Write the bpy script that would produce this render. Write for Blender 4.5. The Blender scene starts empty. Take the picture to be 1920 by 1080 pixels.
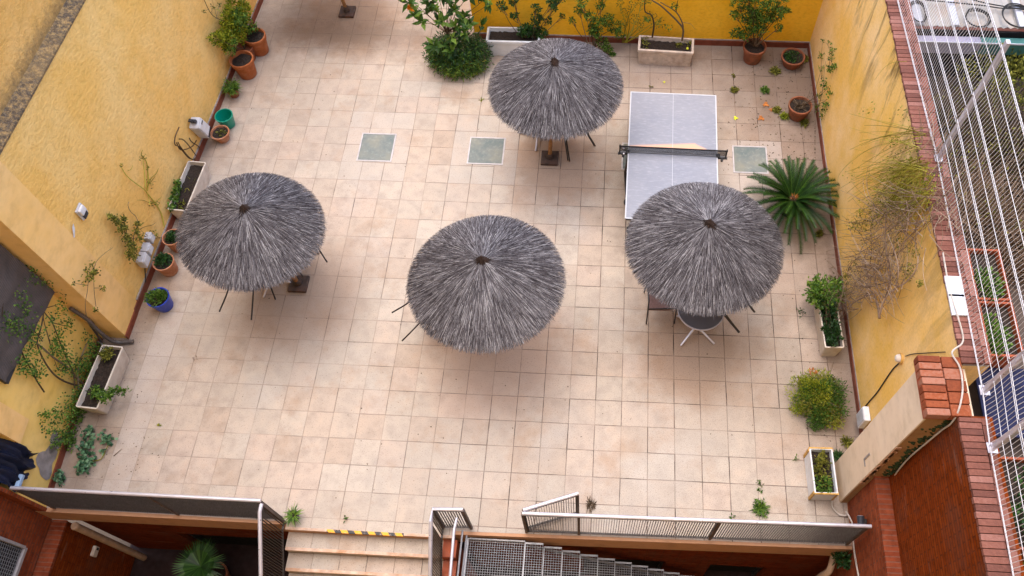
import bpy, bmesh, math, random
from math import sin, cos, pi, radians, sqrt
from mathutils import Vector, Matrix, Euler

random.seed(11)
S = bpy.context.scene
COL = S.collection

# ------------------------------------------------------------------ camera, sky, sun, exposure
FPX, PPX, PPY = 1557.879, 1061.015, 528.82
CAM = Vector((2.384, -4.374, 11.989))
ROT = Euler((radians(29.742), radians(0.893), radians(3.148)), 'XYZ')
cd = bpy.data.cameras.new('camera'); cam = bpy.data.objects.new('camera', cd); COL.objects.link(cam)
cam.location = CAM; cam.rotation_euler = ROT
cd.sensor_width = 36; cd.lens = FPX/1920*36
cd.shift_x = (960-PPX)/1920; cd.shift_y = (PPY-540)/1920
cd.clip_start = 0.1; cd.clip_end = 500
S.camera = cam

SUN_EL, SUN_AZ = radians(79), radians(28)      # azimuth measured from +Y towards -X
W = bpy.data.worlds.new('World'); S.world = W; W.use_nodes = True
nt = W.node_tree; bg = nt.nodes['Background']
sky = nt.nodes.new('ShaderNodeTexSky'); sky.sky_type = 'NISHITA'; sky.sun_disc = False
sky.sun_elevation = SUN_EL; sky.sun_rotation = -SUN_AZ
sky.air_density = 0.8; sky.dust_density = 2.5; sky.ozone_density = 0.6
nt.links.new(sky.outputs[0], bg.inputs[0]); bg.inputs[1].default_value = 0.15
sl = bpy.data.lights.new('sun', 'SUN'); sl.energy = .5; sl.angle = radians(80); sl.color = (1, .94, .84)
so = bpy.data.objects.new('sun', sl); COL.objects.link(so)
so.rotation_euler = Vector((-sin(SUN_AZ)*cos(SUN_EL), cos(SUN_AZ)*cos(SUN_EL), sin(SUN_EL))).to_track_quat('Z', 'Y').to_euler()
so.location = (0, 8, 20)
VS = S.view_settings; VS.view_transform = 'Standard'; VS.look = 'None'; VS.gamma = 1; VS.use_curve_mapping = False
VS.exposure = 1.88

# ------------------------------------------------------------------ photo pixel -> point on a plane of the place
RM = ROT.to_matrix()
def _ray(u, v): return RM @ Vector(((u-PPX)/FPX, -(v-PPY)/FPX, -1))
def Z_(u, v, z=0):
    d = _ray(u, v); return CAM + d*((z-CAM.z)/d.z)
def X_(u, v, x):
    d = _ray(u, v); return CAM + d*((x-CAM.x)/d.x)
def Y_(u, v, y):
    d = _ray(u, v); return CAM + d*((y-CAM.y)/d.y)

# ------------------------------------------------------------------ materials
def _new(name):
    m = bpy.data.materials.new(name); m.use_nodes = True
    return m, m.node_tree, m.node_tree.nodes['Principled BSDF']
def N(t, typ, **kw):
    n = t.nodes.new(typ)
    for k, v in kw.items():
        if k.startswith('i_'): n.inputs[int(k[2:])].default_value = v
        else: setattr(n, k, v)
    return n
def L(t, a, b): t.links.new(a, b)
def mth(t, op, a, b=None, c=None, clamp=False):
    n = t.nodes.new('ShaderNodeMath'); n.operation = op; n.use_clamp = clamp
    for i, x in enumerate((a, b, c)):
        if x is None: continue
        if isinstance(x, (int, float)): n.inputs[i].default_value = x
        else: t.links.new(x, n.inputs[i])
    return n.outputs[0]
def mixc(t, f, a, b, blend='MIX'):
    n = t.nodes.new('ShaderNodeMix'); n.data_type = 'RGBA'; n.blend_type = blend
    for sock, x in ((n.inputs[0], f), (n.inputs[6], a), (n.inputs[7], b)):
        if isinstance(x, (int, float)): sock.default_value = x
        elif isinstance(x, tuple): sock.default_value = (*x[:3], 1)
        else: t.links.new(x, sock)
    return n.outputs[2]
def ramp(t, f, stops, interp='LINEAR'):
    n = t.nodes.new('ShaderNodeValToRGB'); n.color_ramp.interpolation = interp
    e = n.color_ramp.elements
    while len(e) < len(stops): e.new(0.5)
    for el, (p, c) in zip(e, stops):
        el.position = p; el.color = (*c, 1) if isinstance(c, tuple) else (c, c, c, 1)
    t.links.new(f, n.inputs[0]); return n.outputs[0]
def noise(t, vec, scale, detail=4, rough=.55, dist=0.0):
    n = t.nodes.new('ShaderNodeTexNoise'); n.inputs['Scale'].default_value = scale
    n.inputs['Detail'].default_value = detail; n.inputs['Roughness'].default_value = rough
    n.inputs['Distortion'].default_value = dist
    if vec is not None: t.links.new(vec, n.inputs['Vector'])
    return n.outputs['Fac']
def world_pos(t): return t.nodes.new('ShaderNodeNewGeometry').outputs['Position']
def obj_pos(t): return t.nodes.new('ShaderNodeTexCoord').outputs['Object']
def scaled(t, vec, s):
    n = t.nodes.new('ShaderNodeMapping'); n.inputs['Scale'].default_value = s
    t.links.new(vec, n.inputs['Vector']); return n.outputs[0]
def bump(t, b, h, strength, dist=.01):
    n = t.nodes.new('ShaderNodeBump'); n.inputs['Strength'].default_value = strength
    n.inputs['Distance'].default_value = dist
    t.links.new(h, n.inputs['Height']); t.links.new(n.outputs[0], b.inputs['Normal'])

def simple(name, col, rough=.7, metal=0., var=.25, scale=8., bmp=0., bscale=60., dirt=None, dscale=3., spec=.3):
    m, t, b = _new(name); p = obj_pos(t)
    f = noise(t, p, scale, 5)
    lo = tuple(c*(1-var) for c in col); hi = tuple(min(1, c*(1+var)) for c in col)
    c = ramp(t, f, [(.3, lo), (.7, hi)])
    if dirt:
        d = ramp(t, noise(t, p, dscale, 6, .65), [(.48, 0.), (.68, 1.)])
        c = mixc(t, mth(t, 'MULTIPLY', d, .7), c, dirt)
    L(t, c, b.inputs['Base Color'])
    L(t, ramp(t, noise(t, p, scale*2.3, 3), [(.3, max(0, rough-.12)), (.7, min(1, rough+.12))]), b.inputs['Roughness'])
    b.inputs['Metallic'].default_value = metal; b.inputs['Specular IOR Level'].default_value = spec
    if bmp: bump(t, b, noise(t, p, bscale, 4), bmp, .01)
    return m

def tinted(name, stops, rough=.6, spec=.25, sub=0., noise_amt=.0):
    """colour read from the mesh's own per-face random value"""
    m, t, b = _new(name)
    a = t.nodes.new('ShaderNodeAttribute'); a.attribute_name = 'tint'
    f = a.outputs['Fac']
    if noise_amt:
        f = mth(t, 'ADD', f, mth(t, 'MULTIPLY', mth(t, 'SUBTRACT', noise(t, obj_pos(t), 30, 3), .5), noise_amt))
    L(t, ramp(t, f, stops), b.inputs['Base Color'])
    b.inputs['Roughness'].default_value = rough; b.inputs['Specular IOR Level'].default_value = spec
    if sub:
        tr = t.nodes.new('ShaderNodeBsdfTranslucent'); L(t, ramp(t, f, [(p, tuple(min(1, x*1.5) for x in c)) for p, c in stops]), tr.inputs[0])
        mx = t.nodes.new('ShaderNodeMixShader'); mx.inputs[0].default_value = sub
        out = t.nodes['Material Output']
        L(t, b.outputs[0], mx.inputs[1]); L(t, tr.outputs[0], mx.inputs[2]); L(t, mx.outputs[0], out.inputs[0])
    return m

def tile_floor():
    m, t, b = _new('patio_tiles'); p = world_pos(t)
    wob = t.nodes.new('ShaderNodeVectorMath'); wob.operation = 'MULTIPLY_ADD'
    nz = t.nodes.new('ShaderNodeTexNoise'); nz.inputs['Scale'].default_value = 1.3; nz.inputs['Detail'].default_value = 2
    L(t, p, nz.inputs['Vector']); L(t, nz.outputs['Color'], wob.inputs[0])
    wob.inputs[1].default_value = (.012, .012, 0); L(t, p, wob.inputs[2])
    sx = t.nodes.new('ShaderNodeSeparateXYZ'); L(t, wob.outputs[0], sx.inputs[0])
    tx = mth(t, 'DIVIDE', sx.outputs[0], .4); ty = mth(t, 'DIVIDE', sx.outputs[1], .4)
    ix = mth(t, 'FLOOR', tx); iy = mth(t, 'FLOOR', ty)
    fx = mth(t, 'FRACT', tx); fy = mth(t, 'FRACT', ty)
    ex = mth(t, 'MINIMUM', fx, mth(t, 'SUBTRACT', 1., fx)); ey = mth(t, 'MINIMUM', fy, mth(t, 'SUBTRACT', 1., fy))
    cid = t.nodes.new('ShaderNodeCombineXYZ'); L(t, ix, cid.inputs[0]); L(t, iy, cid.inputs[1])
    wn = t.nodes.new('ShaderNodeTexWhiteNoise'); L(t, cid.outputs[0], wn.inputs['Vector'])
    base = ramp(t, wn.outputs['Value'], [(0., (.43, .342, .27)), (.12, (.475, .385, .308)), (.4, (.46, .392, .322)), (.62, (.49, .392, .318)), (.85, (.485, .41, .336)), (1., (.505, .435, .362))])
    # per-tile mottling, shifted with the tile so that joints stay visible
    sh = t.nodes.new('ShaderNodeVectorMath'); sh.operation = 'MULTIPLY_ADD'
    L(t, wn.outputs['Color'], sh.inputs[0]); sh.inputs[1].default_value = (7, 7, 7); L(t, p, sh.inputs[2])
    mot = noise(t, sh.outputs[0], 4.5, 6, .6)
    base = mixc(t, 1., base, ramp(t, mot, [(.28, (.78, .77, .77)), (.52, (1., 1., 1.)), (.75, (1.12, 1.08, 1.05))]), 'MULTIPLY')
    gr = noise(t, p, 150, 4, .7)
    base = mixc(t, 1., base, ramp(t, gr, [(.30, (.72, .69, .66)), (.55, (1., 1., 1.)), (.8, (1.14, 1.14, 1.14))]), 'MULTIPLY')
    pit = ramp(t, noise(t, p, 48, 3, .8), [(.34, .55), (.41, 1.)])
    # worn grey wash towards the right, ochre stains, bleached paths
    big = noise(t, p, .42, 5, .6)
    base = mixc(t, mth(t, 'MULTIPLY', ramp(t, big, [(.45, 0.), (.62, 1.)]), .45), base, (.37, .33, .285))
    st = noise(t, scaled(t, p, (1, 1.0, 1)), 1.05, 7, .68)
    base = mixc(t, mth(t, 'MULTIPLY', ramp(t, st, [(.53, 0.), (.70, 1.)]), .5), base, (.33, .20, .115))
    bl = noise(t, p, .85, 4, .5, .4)
    base = mixc(t, mth(t, 'MULTIPLY', ramp(t, bl, [(.58, 0.), (.72, 1.)]), .35), base, (.50, .455, .41))
    # runoff stains below the thatch with parasol shade painted in, algae in the far right corner
    sp = t.nodes.new('ShaderNodeSeparateXYZ'); L(t, p, sp.inputs[0])
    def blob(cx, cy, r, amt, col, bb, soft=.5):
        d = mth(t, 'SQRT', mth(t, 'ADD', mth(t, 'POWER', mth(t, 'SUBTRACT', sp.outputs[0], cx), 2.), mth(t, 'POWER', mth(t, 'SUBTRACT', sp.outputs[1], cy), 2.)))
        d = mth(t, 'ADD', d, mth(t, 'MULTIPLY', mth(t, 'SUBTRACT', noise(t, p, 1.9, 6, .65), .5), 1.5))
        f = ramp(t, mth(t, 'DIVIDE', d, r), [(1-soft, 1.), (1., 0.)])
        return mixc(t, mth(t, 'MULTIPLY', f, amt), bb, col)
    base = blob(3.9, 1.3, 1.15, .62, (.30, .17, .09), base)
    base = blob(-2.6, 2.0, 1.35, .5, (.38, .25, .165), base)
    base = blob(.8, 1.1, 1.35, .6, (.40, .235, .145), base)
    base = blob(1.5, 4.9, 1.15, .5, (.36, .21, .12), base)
    base = blob(-3.0, 8.4, 1.25, .6, (.34, .21, .12), base)
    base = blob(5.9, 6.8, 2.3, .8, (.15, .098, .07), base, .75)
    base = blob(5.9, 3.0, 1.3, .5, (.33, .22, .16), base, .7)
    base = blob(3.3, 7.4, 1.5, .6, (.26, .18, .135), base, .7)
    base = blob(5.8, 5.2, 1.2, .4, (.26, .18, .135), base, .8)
    base = blob(4.6, 1.0, 1.6, .35, (.30, .23, .175), base, .8)
    base = blob(5.9, .2, 1.2, .5, (.27, .20, .15), base, .8)
    base = blob(-5.2, -.6, 1.0, .45, (.30, .20, .13), base, .8)
    base = blob(-4.9, 5.0, .8, .4, (.30, .20, .13), base, .8)
    base = blob(-4.5, 7.0, .9, .45, (.28, .20, .14), base, .8)
    base = blob(-5.3, 1.9, .9, .5, (.36, .22, .13), base, .7)
    base = blob(1.0, .3, 1.6, .25, (.42, .36, .31), base, .7)
    spk = mth(t, 'MULTIPLY', ramp(t, noise(t, p, 85, 3, .6), [(.52, 0.), (.66, 1.)]), ramp(t, mth(t, 'ADD', mth(t, 'MULTIPLY', sp.outputs[0], .10), noise(t, p, .9, 5, .6)), [(.42, 0.), (.8, 1.)]))
    base = mixc(t, mth(t, 'MULTIPLY', spk, .45), base, (.15, .125, .10))
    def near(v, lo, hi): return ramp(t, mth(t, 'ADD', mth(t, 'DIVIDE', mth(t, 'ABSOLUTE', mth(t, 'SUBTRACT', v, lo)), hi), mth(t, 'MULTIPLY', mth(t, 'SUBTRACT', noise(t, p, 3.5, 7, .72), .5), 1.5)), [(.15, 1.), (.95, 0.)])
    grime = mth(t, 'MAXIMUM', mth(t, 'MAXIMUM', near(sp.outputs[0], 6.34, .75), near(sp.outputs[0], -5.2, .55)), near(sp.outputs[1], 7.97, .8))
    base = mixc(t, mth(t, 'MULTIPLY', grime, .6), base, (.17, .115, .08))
    # repaired pale patches round the glass pavers
    def rect(x0, x1, y0, y1, amt, col, bb):
        f = mth(t, 'MULTIPLY', mth(t, 'MULTIPLY', mth(t, 'GREATER_THAN', sx.outputs[0], x0), mth(t, 'LESS_THAN', sx.outputs[0], x1)),
                mth(t, 'MULTIPLY', mth(t, 'GREATER_THAN', sx.outputs[1], y0), mth(t, 'LESS_THAN', sx.outputs[1], y1)))
        f = mth(t, 'MULTIPLY', f, ramp(t, noise(t, p, 3, 5), [(.3, .5), (.6, 1.)]))
        return mixc(t, mth(t, 'MULTIPLY', f, amt), bb, col)
    base = rect(-.4, .8, 4.4, 6.0, .55, (.42, .385, .345), base)
    base = rect(-2.4, -1.2, 4.4, 6.0, .5, (.46, .41, .36), base)
    base = rect(4.4, 5.6, 4.4, 5.6, .5, (.46, .41, .37), base)
    base = rect(-4.8, -4.4, -2, 1.6, .5, (.47, .41, .365), base)
    # joints
    jn = noise(t, p, 1.6, 5, .6); jw = ramp(t, jn, [(.32, .010), (.62, .024)])
    lx = ramp(t, mth(t, 'DIVIDE', ex, jw), [(.55, 1.), (1.0, 0.)]); ly = ramp(t, mth(t, 'DIVIDE', ey, jw), [(.55, 1.), (1.0, 0.)])
    def edge_rand(u, v, o):
        c = t.nodes.new('ShaderNodeCombineXYZ'); L(t, u, c.inputs[0]); L(t, v, c.inputs[1]); c.inputs[2].default_value = o
        w = t.nodes.new('ShaderNodeTexWhiteNoise'); L(t, c.outputs[0], w.inputs['Vector']); return ramp(t, w.outputs['Value'], [(.10, .38), (.65, 1.)])
    rx = edge_rand(mth(t, 'FLOOR', mth(t, 'ADD', tx, .5)), iy, 3.3); ry = edge_rand(ix, mth(t, 'FLOOR', mth(t, 'ADD', ty, .5)), 9.1)
    jt = mth(t, 'MAXIMUM', mth(t, 'MULTIPLY', lx, rx), mth(t, 'MULTIPLY', mth(t, 'MULTIPLY', ly, ry), .85))
    side = ramp(t, mth(t, 'ADD', mth(t, 'MULTIPLY', sp.outputs[0], .05), mth(t, 'MULTIPLY', noise(t, p, 2.2, 5), .9)), [(.22, .30), (.62, 1.)])
    jd = mth(t, 'MULTIPLY', jt, side)
    jc = mixc(t, ramp(t, noise(t, p, 2.7, 6, .7), [(.42, 0.), (.58, 1.)]), (.17, .115, .088), (.032, .018, .013))
    base = mixc(t, jd, base, jc)
    base = mixc(t, 1., base, pit, 'MULTIPLY')
    L(t, base, b.inputs['Base Color'])
    L(t, ramp(t, mot, [(.3, .62), (.7, .85)]), b.inputs['Roughness']); b.inputs['Specular IOR Level'].default_value = .25
    tl = mth(t, 'MULTIPLY', mth(t, 'ADD', mth(t, 'MULTIPLY', fx, mth(t, 'SUBTRACT', wn.outputs['Value'], .5)), mth(t, 'MULTIPLY', gr, .25)), 1.)
    bump(t, b, mth(t, 'SUBTRACT', tl, mth(t, 'MULTIPLY', jt, .9)), .35, .006)
    return m

def stucco(name, col, pale, dark, axis='x', coarse=22., strength=.8, streaks=0., ztop=3.6, damp=0.):
    m, t, b = _new(name); p = world_pos(t)
    n1 = noise(t, p, .9, 5, .6); n2 = noise(t, p, 3.2, 6, .62)
    c = mixc(t, ramp(t, n1, [(.38, 0.), (.62, 1.)]), col, pale)
    c = mixc(t, mth(t, 'MULTIPLY', ramp(t, n2, [(.5, 0.), (.72, 1.)]), .35), c, dark)
    sv = scaled(t, p, (1, 1, 1.7))
    h1 = noise(t, sv, coarse, 6, .62, .15); h2 = noise(t, p, coarse*4.5, 4, .6)
    h = mth(t, 'ADD', h1, mth(t, 'MULTIPLY', h2, .35))
    c = mixc(t, 1., c, ramp(t, h1, [(.30, (.86, .84, .80)), (.5, (1., 1., 1.)), (.7, (1.05, 1.05, 1.05))]), 'MULTIPLY')
    sp = t.nodes.new('ShaderNodeSeparateXYZ'); L(t, p, sp.inputs[0])
    if streaks:
        s1 = noise(t, scaled(t, p, (1.1, 1.1, .22)), 2.6, 6, .66, .5)
        g = ramp(t, mth(t, 'DIVIDE', sp.outputs[2], ztop), [(.45, 0.), (.95, 1.)])
        ym = ramp(t, mth(t, 'DIVIDE', sp.outputs[1], 8.), [(.0, .25), (.25, .55), (.6, 1.)])
        f = mth(t, 'MULTIPLY', mth(t, 'MULTIPLY', ramp(t, s1, [(.50, 0.), (.62, 1.)]), g), ym)
        c = mixc(t, mth(t, 'MULTIPLY', f, streaks), c, (.10, .065, .025))
    if damp:
        g = ramp(t, mth(t, 'ADD', sp.outputs[2], mth(t, 'MULTIPLY', noise(t, p, 2.5, 6, .7), .9)), [(.5, 1.), (.95, 0.)])
        c = mixc(t, mth(t, 'MULTIPLY', g, damp), c, tuple(x*.72 for x in col[:2])+(col[2]*.3,))
    L(t, c, b.inputs['Base Color']); b.inputs['Roughness'].default_value = .9; b.inputs['Specular IOR Level'].default_value = .15
    if strength: bump(t, b, h, strength, .02)
    return m

def brick(name, axis, c1=(.24, .05, .018), c2=(.31, .075, .028), mortar=(.17, .06, .035), w=.25, hgt=.062, gap=.010, stain=.5, offset=.5):
    """axis: which two world axes run along and across the courses, e.g. 'yz'"""
    m, t, b = _new(name); p = world_pos(t)
    sp = t.nodes.new('ShaderNodeSeparateXYZ'); L(t, p, sp.inputs[0])
    cv = t.nodes.new('ShaderNodeCombineXYZ')
    L(t, sp.outputs['xyz'.index(axis[0])], cv.inputs[0]); L(t, sp.outputs['xyz'.index(axis[1])], cv.inputs[1])
    bt = t.nodes.new('ShaderNodeTexBrick'); L(t, cv.outputs[0], bt.inputs['Vector'])
    bt.offset = offset
    bt.inputs['Color1'].default_value = (*c1, 1); bt.inputs['Color2'].default_value = (*c2, 1); bt.inputs['Mortar'].default_value = (*mortar, 1)
    bt.inputs['Scale'].default_value = 1; bt.inputs['Mortar Size'].default_value = gap; bt.inputs['Mortar Smooth'].default_value = .25
    bt.inputs['Bias'].default_value = 0; bt.inputs['Brick Width'].default_value = w; bt.inputs['Row Height'].default_value = hgt
    c = mixc(t, 1., bt.outputs['Color'], ramp(t, noise(t, p, 9, 6, .65), [(.3, (.66, .66, .66)), (.5, (1., 1., 1.)), (.72, (1.25, 1.2, 1.15))]), 'MULTIPLY')
    c = mixc(t, mth(t, 'MULTIPLY', ramp(t, noise(t, p, 1.4, 6, .65), [(.5, 0.), (.7, 1.)]), stain), c, (.10, .05, .035))
    ef = noise(t, scaled(t, p, (.5, .5, 4) if axis != 'xy' else (2, 2, 2)), 2.0, 6, .7)
    c = mixc(t, mth(t, 'MULTIPLY', ramp(t, ef, [(.61, 0.), (.68, 1.)]), .35*stain), c, (.40, .26, .2))
    L(t, c, b.inputs['Base Color']); b.inputs['Roughness'].default_value = .95; b.inputs['Specular IOR Level'].default_value = .04
    hh = mth(t, 'SUBTRACT', mth(t, 'MULTIPLY', noise(t, p, 60, 4), .5), bt.outputs['Fac'])
    bump(t, b, hh, .7, .012)
    return m

M = {}
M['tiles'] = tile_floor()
M['stucco_left'] = stucco('stucco_left', (.86, .52, .145), (.88, .59, .22), (.70, .41, .09), coarse=13, strength=1.0)
M['plaster_left'] = stucco('plaster_left', (.87, .54, .19), (.88, .58, .25), (.80, .47, .13), coarse=3, strength=.03, damp=.3)
M['plaster_recess'] = stucco('plaster_recess', (.86, .56, .13), (.86, .59, .19), (.76, .46, .08), coarse=4, strength=.05, damp=.25)
M['stucco_back'] = stucco('stucco_back', (.90, .47, .018), (.92, .53, .04), (.76, .35, .010), coarse=15, strength=.5)
M['stucco_right'] = stucco('stucco_right', (.82, .50, .12), (.88, .60, .27), (.72, .42, .05), coarse=24, strength=.22, streaks=.95, damp=.4)
M['render_pier'] = stucco('render_pier', (.72, .57, .41), (.76, .62, .46), (.64, .49, .33), coarse=4, strength=.05, streaks=.2)
M['skirting'] = simple('skirting', (.20, .05, .025), .55, var=.35, scale=6, bmp=.1, dirt=(.10, .045, .03))
M['cement'] = simple('cement', (.30, .26, .235), .9, var=.3, scale=9, bmp=.4)
M['slab_edge'] = simple('slab_edge', (.46, .25, .14), .85, var=.2, scale=3, bmp=.2, dirt=(.28, .15, .09))
M['nosing'] = simple('nosing', (.55, .38, .28), .7, var=.25, scale=10, dirt=(.40, .18, .06), dscale=4)
M['brick_yz'] = brick('brick_yz', 'yz')
M['brick_dark_yz'] = brick('brick_dark_yz', 'yz', (.17, .030, .004), (.22, .044, .007), (.12, .028, .008), stain=.5)
M['brick_xz'] = brick('brick_xz', 'xz', (.13, .022, .008), (.17, .032, .012), (.09, .03, .015))
M['brick_cope'] = brick('brick_cope', 'xy', (.46, .17, .10), (.54, .23, .14), (.22, .11, .08), w=.24, hgt=.067, gap=.009, stain=.45, offset=.0)
M['brick_cap'] = brick('brick_cap', 'xy', (.52, .16, .06), (.60, .21, .09), (.20, .07, .04), w=.26, hgt=.075, gap=.007, stain=.35, offset=.0)
M['brick_ledge'] = brick('brick_ledge', 'xy', (.20, .045, .02), (.26, .065, .028), (.20, .08, .05), w=.3, hgt=.065, gap=.009, stain=.4, offset=.0)
M['planter'] = simple('planter', (.60, .53, .45), .7, var=.12, scale=5, bmp=.06, dirt=(.44, .34, .26), dscale=4)
M['planter_old'] = simple('planter_old', (.56, .46, .38), .85, var=.22, scale=6, bmp=.3, dirt=(.30, .21, .16), dscale=5)
M['planter_white'] = simple('planter_white', (.72, .73, .74), .5, var=.08, scale=4, dirt=(.5, .47, .42), dscale=3)
M['ochre_trim'] = simple('ochre_trim', (.52, .30, .08), .7, var=.3, scale=14)
M['terracotta'] = simple('terracotta', (.38, .11, .032), .8, var=.28, scale=9, bmp=.15, dirt=(.30, .15, .085), dscale=9)
M['terracotta_pale'] = simple('terracotta_pale', (.44, .18, .09), .85, var=.25, scale=9, bmp=.15, dirt=(.46, .31, .23), dscale=8)
M['terracotta_old'] = simple('terracotta_old', (.26, .085, .04), .8, var=.3, scale=8, bmp=.15, dirt=(.12, .07, .04), dscale=6)
M['soil'] = simple('soil', (.028, .019, .014), .95, var=.6, scale=40, bmp=.9, bscale=50)
M['green_plastic'] = simple('green_plastic', (.0, .25, .17), .4, var=.12, scale=3, spec=.5)
M['blue_plastic'] = simple('blue_plastic', (.012, .045, .42), .4, var=.12, scale=3, spec=.5)
M['grey_plastic'] = simple('grey_plastic', (.50, .50, .53), .5, var=.06, scale=4, dirt=(.40, .37, .33), dscale=5)
M['white_plastic'] = simple('white_plastic', (.70, .70, .72), .5, var=.06, scale=4, dirt=(.5, .47, .42), dscale=5)
M['dark_plastic'] = simple('dark_plastic', (.03, .032, .04), .5, var=.2)
M['black'] = simple('black', (.006, .006, .007), .9, var=.1)
M['black_tube'] = simple('black_tube', (.018, .015, .014), .4, var=.3, spec=.5)
M['hose'] = simple('hose', (.10, .055, .022), .6, var=.3)
M['cable'] = simple('cable', (.02, .019, .018), .7, var=.3)
M['pale_cable'] = simple('pale_cable', (.46, .40, .34), .7, var=.2)
M['beige_pipe'] = simple('beige_pipe', (.44, .30, .20), .6, var=.15, dirt=(.3, .2, .13))
M['grey_pipe'] = simple('grey_pipe', (.085, .07, .065), .35, var=.3, spec=.6)
M['alu'] = simple('alu', (.60, .58, .63), .38, .55, var=.08, scale=5, spec=.5)
M['galv'] = simple('galv', (.27, .27, .28), .5, .5, var=.2, scale=20, spec=.5)
M['slat'] = simple('slat', (.085, .072, .065), .55, .3, var=.15, scale=10)
M['post'] = simple('post', (.12, .09, .08), .6, .2, var=.2)
M['wire'] = simple('wire', (.62, .60, .60), .6, .1, var=.15, scale=20)
M['wood_pole'] = simple('wood_pole', (.26, .13, .05), .75, var=.35, scale=12, bmp=.3)
M['iron'] = simple('iron', (.085, .06, .05), .7, .2, var=.35, scale=12, bmp=.15, dirt=(.13, .06, .035))
M['thatch_under'] = simple('thatch_under', (.055, .04, .032), .95, var=.4, scale=30, bmp=.6)
M['straw'] = tinted('straw', [(0., (.026, .021, .022)), (.3, (.078, .068, .072)), (.6, (.165, .152, .158)), (.85, (.275, .26, .265)), (1., (.48, .46, .455))], .85, .15, noise_amt=.3)
M['thatch_knot'] = simple('thatch_knot', (.045, .027, .02), .95, var=.4, scale=40, bmp=.8)
M['table_top'] = None
M['table_line'] = simple('table_line', (.46, .47, .50), .5, var=.05)
M['net'] = simple('net', (.010, .010, .012), .8, var=.2)
M['tape'] = simple('tape', (.62, .60, .60), .7, var=.1)
M['bistro_top'] = simple('bistro_top', (.11, .105, .115), .4, .1, var=.15, scale=3, spec=.5)
M['seat'] = simple('seat', (.22, .135, .125), .65, var=.2, scale=60)
M['leaf_dark'] = tinted('leaf_dark', [(0., (.010, .030, .008)), (.6, (.028, .085, .016)), (1., (.07, .17, .03))], .45, .35, .25)
M['leaf_mid'] = tinted('leaf_mid', [(0., (.020, .050, .008)), (.5, (.065, .15, .018)), (1., (.19, .30, .04))], .5, .3, .3)
M['leaf_olive'] = tinted('leaf_olive', [(0., (.035, .042, .007)), (.5, (.13, .135, .018)), (1., (.32, .30, .05))], .6, .2, .25)
M['leaf_yellow'] = tinted('leaf_yellow', [(0., (.055, .09, .006)), (.5, (.17, .22, .012)), (1., (.40, .40, .03))], .5, .25, .3)
M['leaf_blue'] = tinted('leaf_blue', [(0., (.02, .06, .03)), (.5, (.07, .17, .075)), (1., (.20, .33, .18))], .5, .3, .2)
M['leaf_red'] = tinted('leaf_red', [(0., (.07, .02, .01)), (1., (.20, .07, .02))], .6, .2, .2)
M['pier_shade_tan'] = simple('pier_shade_tan', (.36, .20, .085), .9, var=.15, scale=4, dirt=(.22, .12, .05))
M['leaf_cycad'] = tinted('leaf_cycad', [(0., (.004, .014, .003)), (.5, (.014, .046, .005)), (1., (.07, .145, .014))], .45, .25, .08)
M['flower'] = simple('flower', (.85, .26, .01), .6, var=.15)
M['dry_leaf'] = simple('dry_leaf', (.40, .14, .03), .7, var=.3, scale=20)
M['fresh_leaf'] = simple('fresh_leaf', (.55, .58, .03), .6, var=.15, scale=20)
M['twig'] = tinted('twig', [(0., (.045, .030, .018)), (.6, (.11, .075, .045)), (1., (.22, .16, .11))], .85, .15)
M['twig_green'] = tinted('twig_green', [(0., (.16, .13, .012)), (.6, (.36, .31, .03)), (1., (.52, .47, .08))], .75, .2)
M['twig_grey'] = tinted('twig_grey', [(0., (.10, .062, .04)), (.6, (.25, .165, .105)), (1., (.40, .29, .21))], .85, .15)
M['moss'] = simple('moss', (.03, .042, .012), .95, var=.5, scale=30, bmp=.8)
M['yard'] = simple('yard', (.085, .062, .05), .9, var=.35, scale=2.5, bmp=.4, dirt=(.07, .05, .04))
M['earth'] = simple('earth', (.13, .10, .075), .95, var=.3, scale=.6)
M['floor_low'] = simple('floor_low', (.022, .010, .009), .85, var=.3, scale=4, bmp=.2)
M['roof_sheet'] = simple('roof_sheet', (.34, .315, .285), .8, var=.14, scale=2, dirt=(.30, .185, .115), dscale=2.2)
M['roof_white'] = simple('roof_white', (.40, .40, .43), .6, var=.08, scale=2)
M['teal'] = simple('teal', (.045, .14, .125), .55, var=.2, scale=4)
M['lilac_steel'] = simple('lilac_steel', (.30, .28, .36), .5, .2, var=.1, scale=4)
M['solar'] = simple('solar', (.014, .017, .05), .6, var=.35, scale=5, spec=.1)
M['red_paint'] = simple('red_paint', (.30, .065, .022), .6, var=.25, scale=7)
M['pink_wall'] = simple('pink_wall', (.46, .20, .16), .8, var=.2, scale=5)
M['tarp'] = simple('tarp', (.006, .009, .026), .55, var=.4, scale=5, bmp=.5, bscale=12)
M['pale_blue'] = simple('pale_blue', (.30, .42, .58), .6, var=.1)
M['shutter'] = None
M['frame_white'] = simple('frame_white', (.45, .42, .42), .5, .3, var=.15, scale=8)
M['yellow_tape'] = None

def glass_paver():
    m, t, b = _new('glass_paver'); p = world_pos(t)
    n = noise(t, p, 2.3, 5, .6)
    c = ramp(t, n, [(.3, (.12, .155, .155)), (.5, (.185, .205, .19)), (.72, (.26, .255, .20))])
    c = mixc(t, mth(t, 'MULTIPLY', ramp(t, noise(t, p, 14, 6, .7), [(.5, 0.), (.75, 1.)]), .35), c, (.40, .42, .38))
    L(t, c, b.inputs['Base Color']); L(t, ramp(t, n, [(.3, .3), (.8, .55)]), b.inputs['Roughness'])
    b.inputs['Specular IOR Level'].default_value = .12
    return m
M['glass'] = glass_paver()

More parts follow.
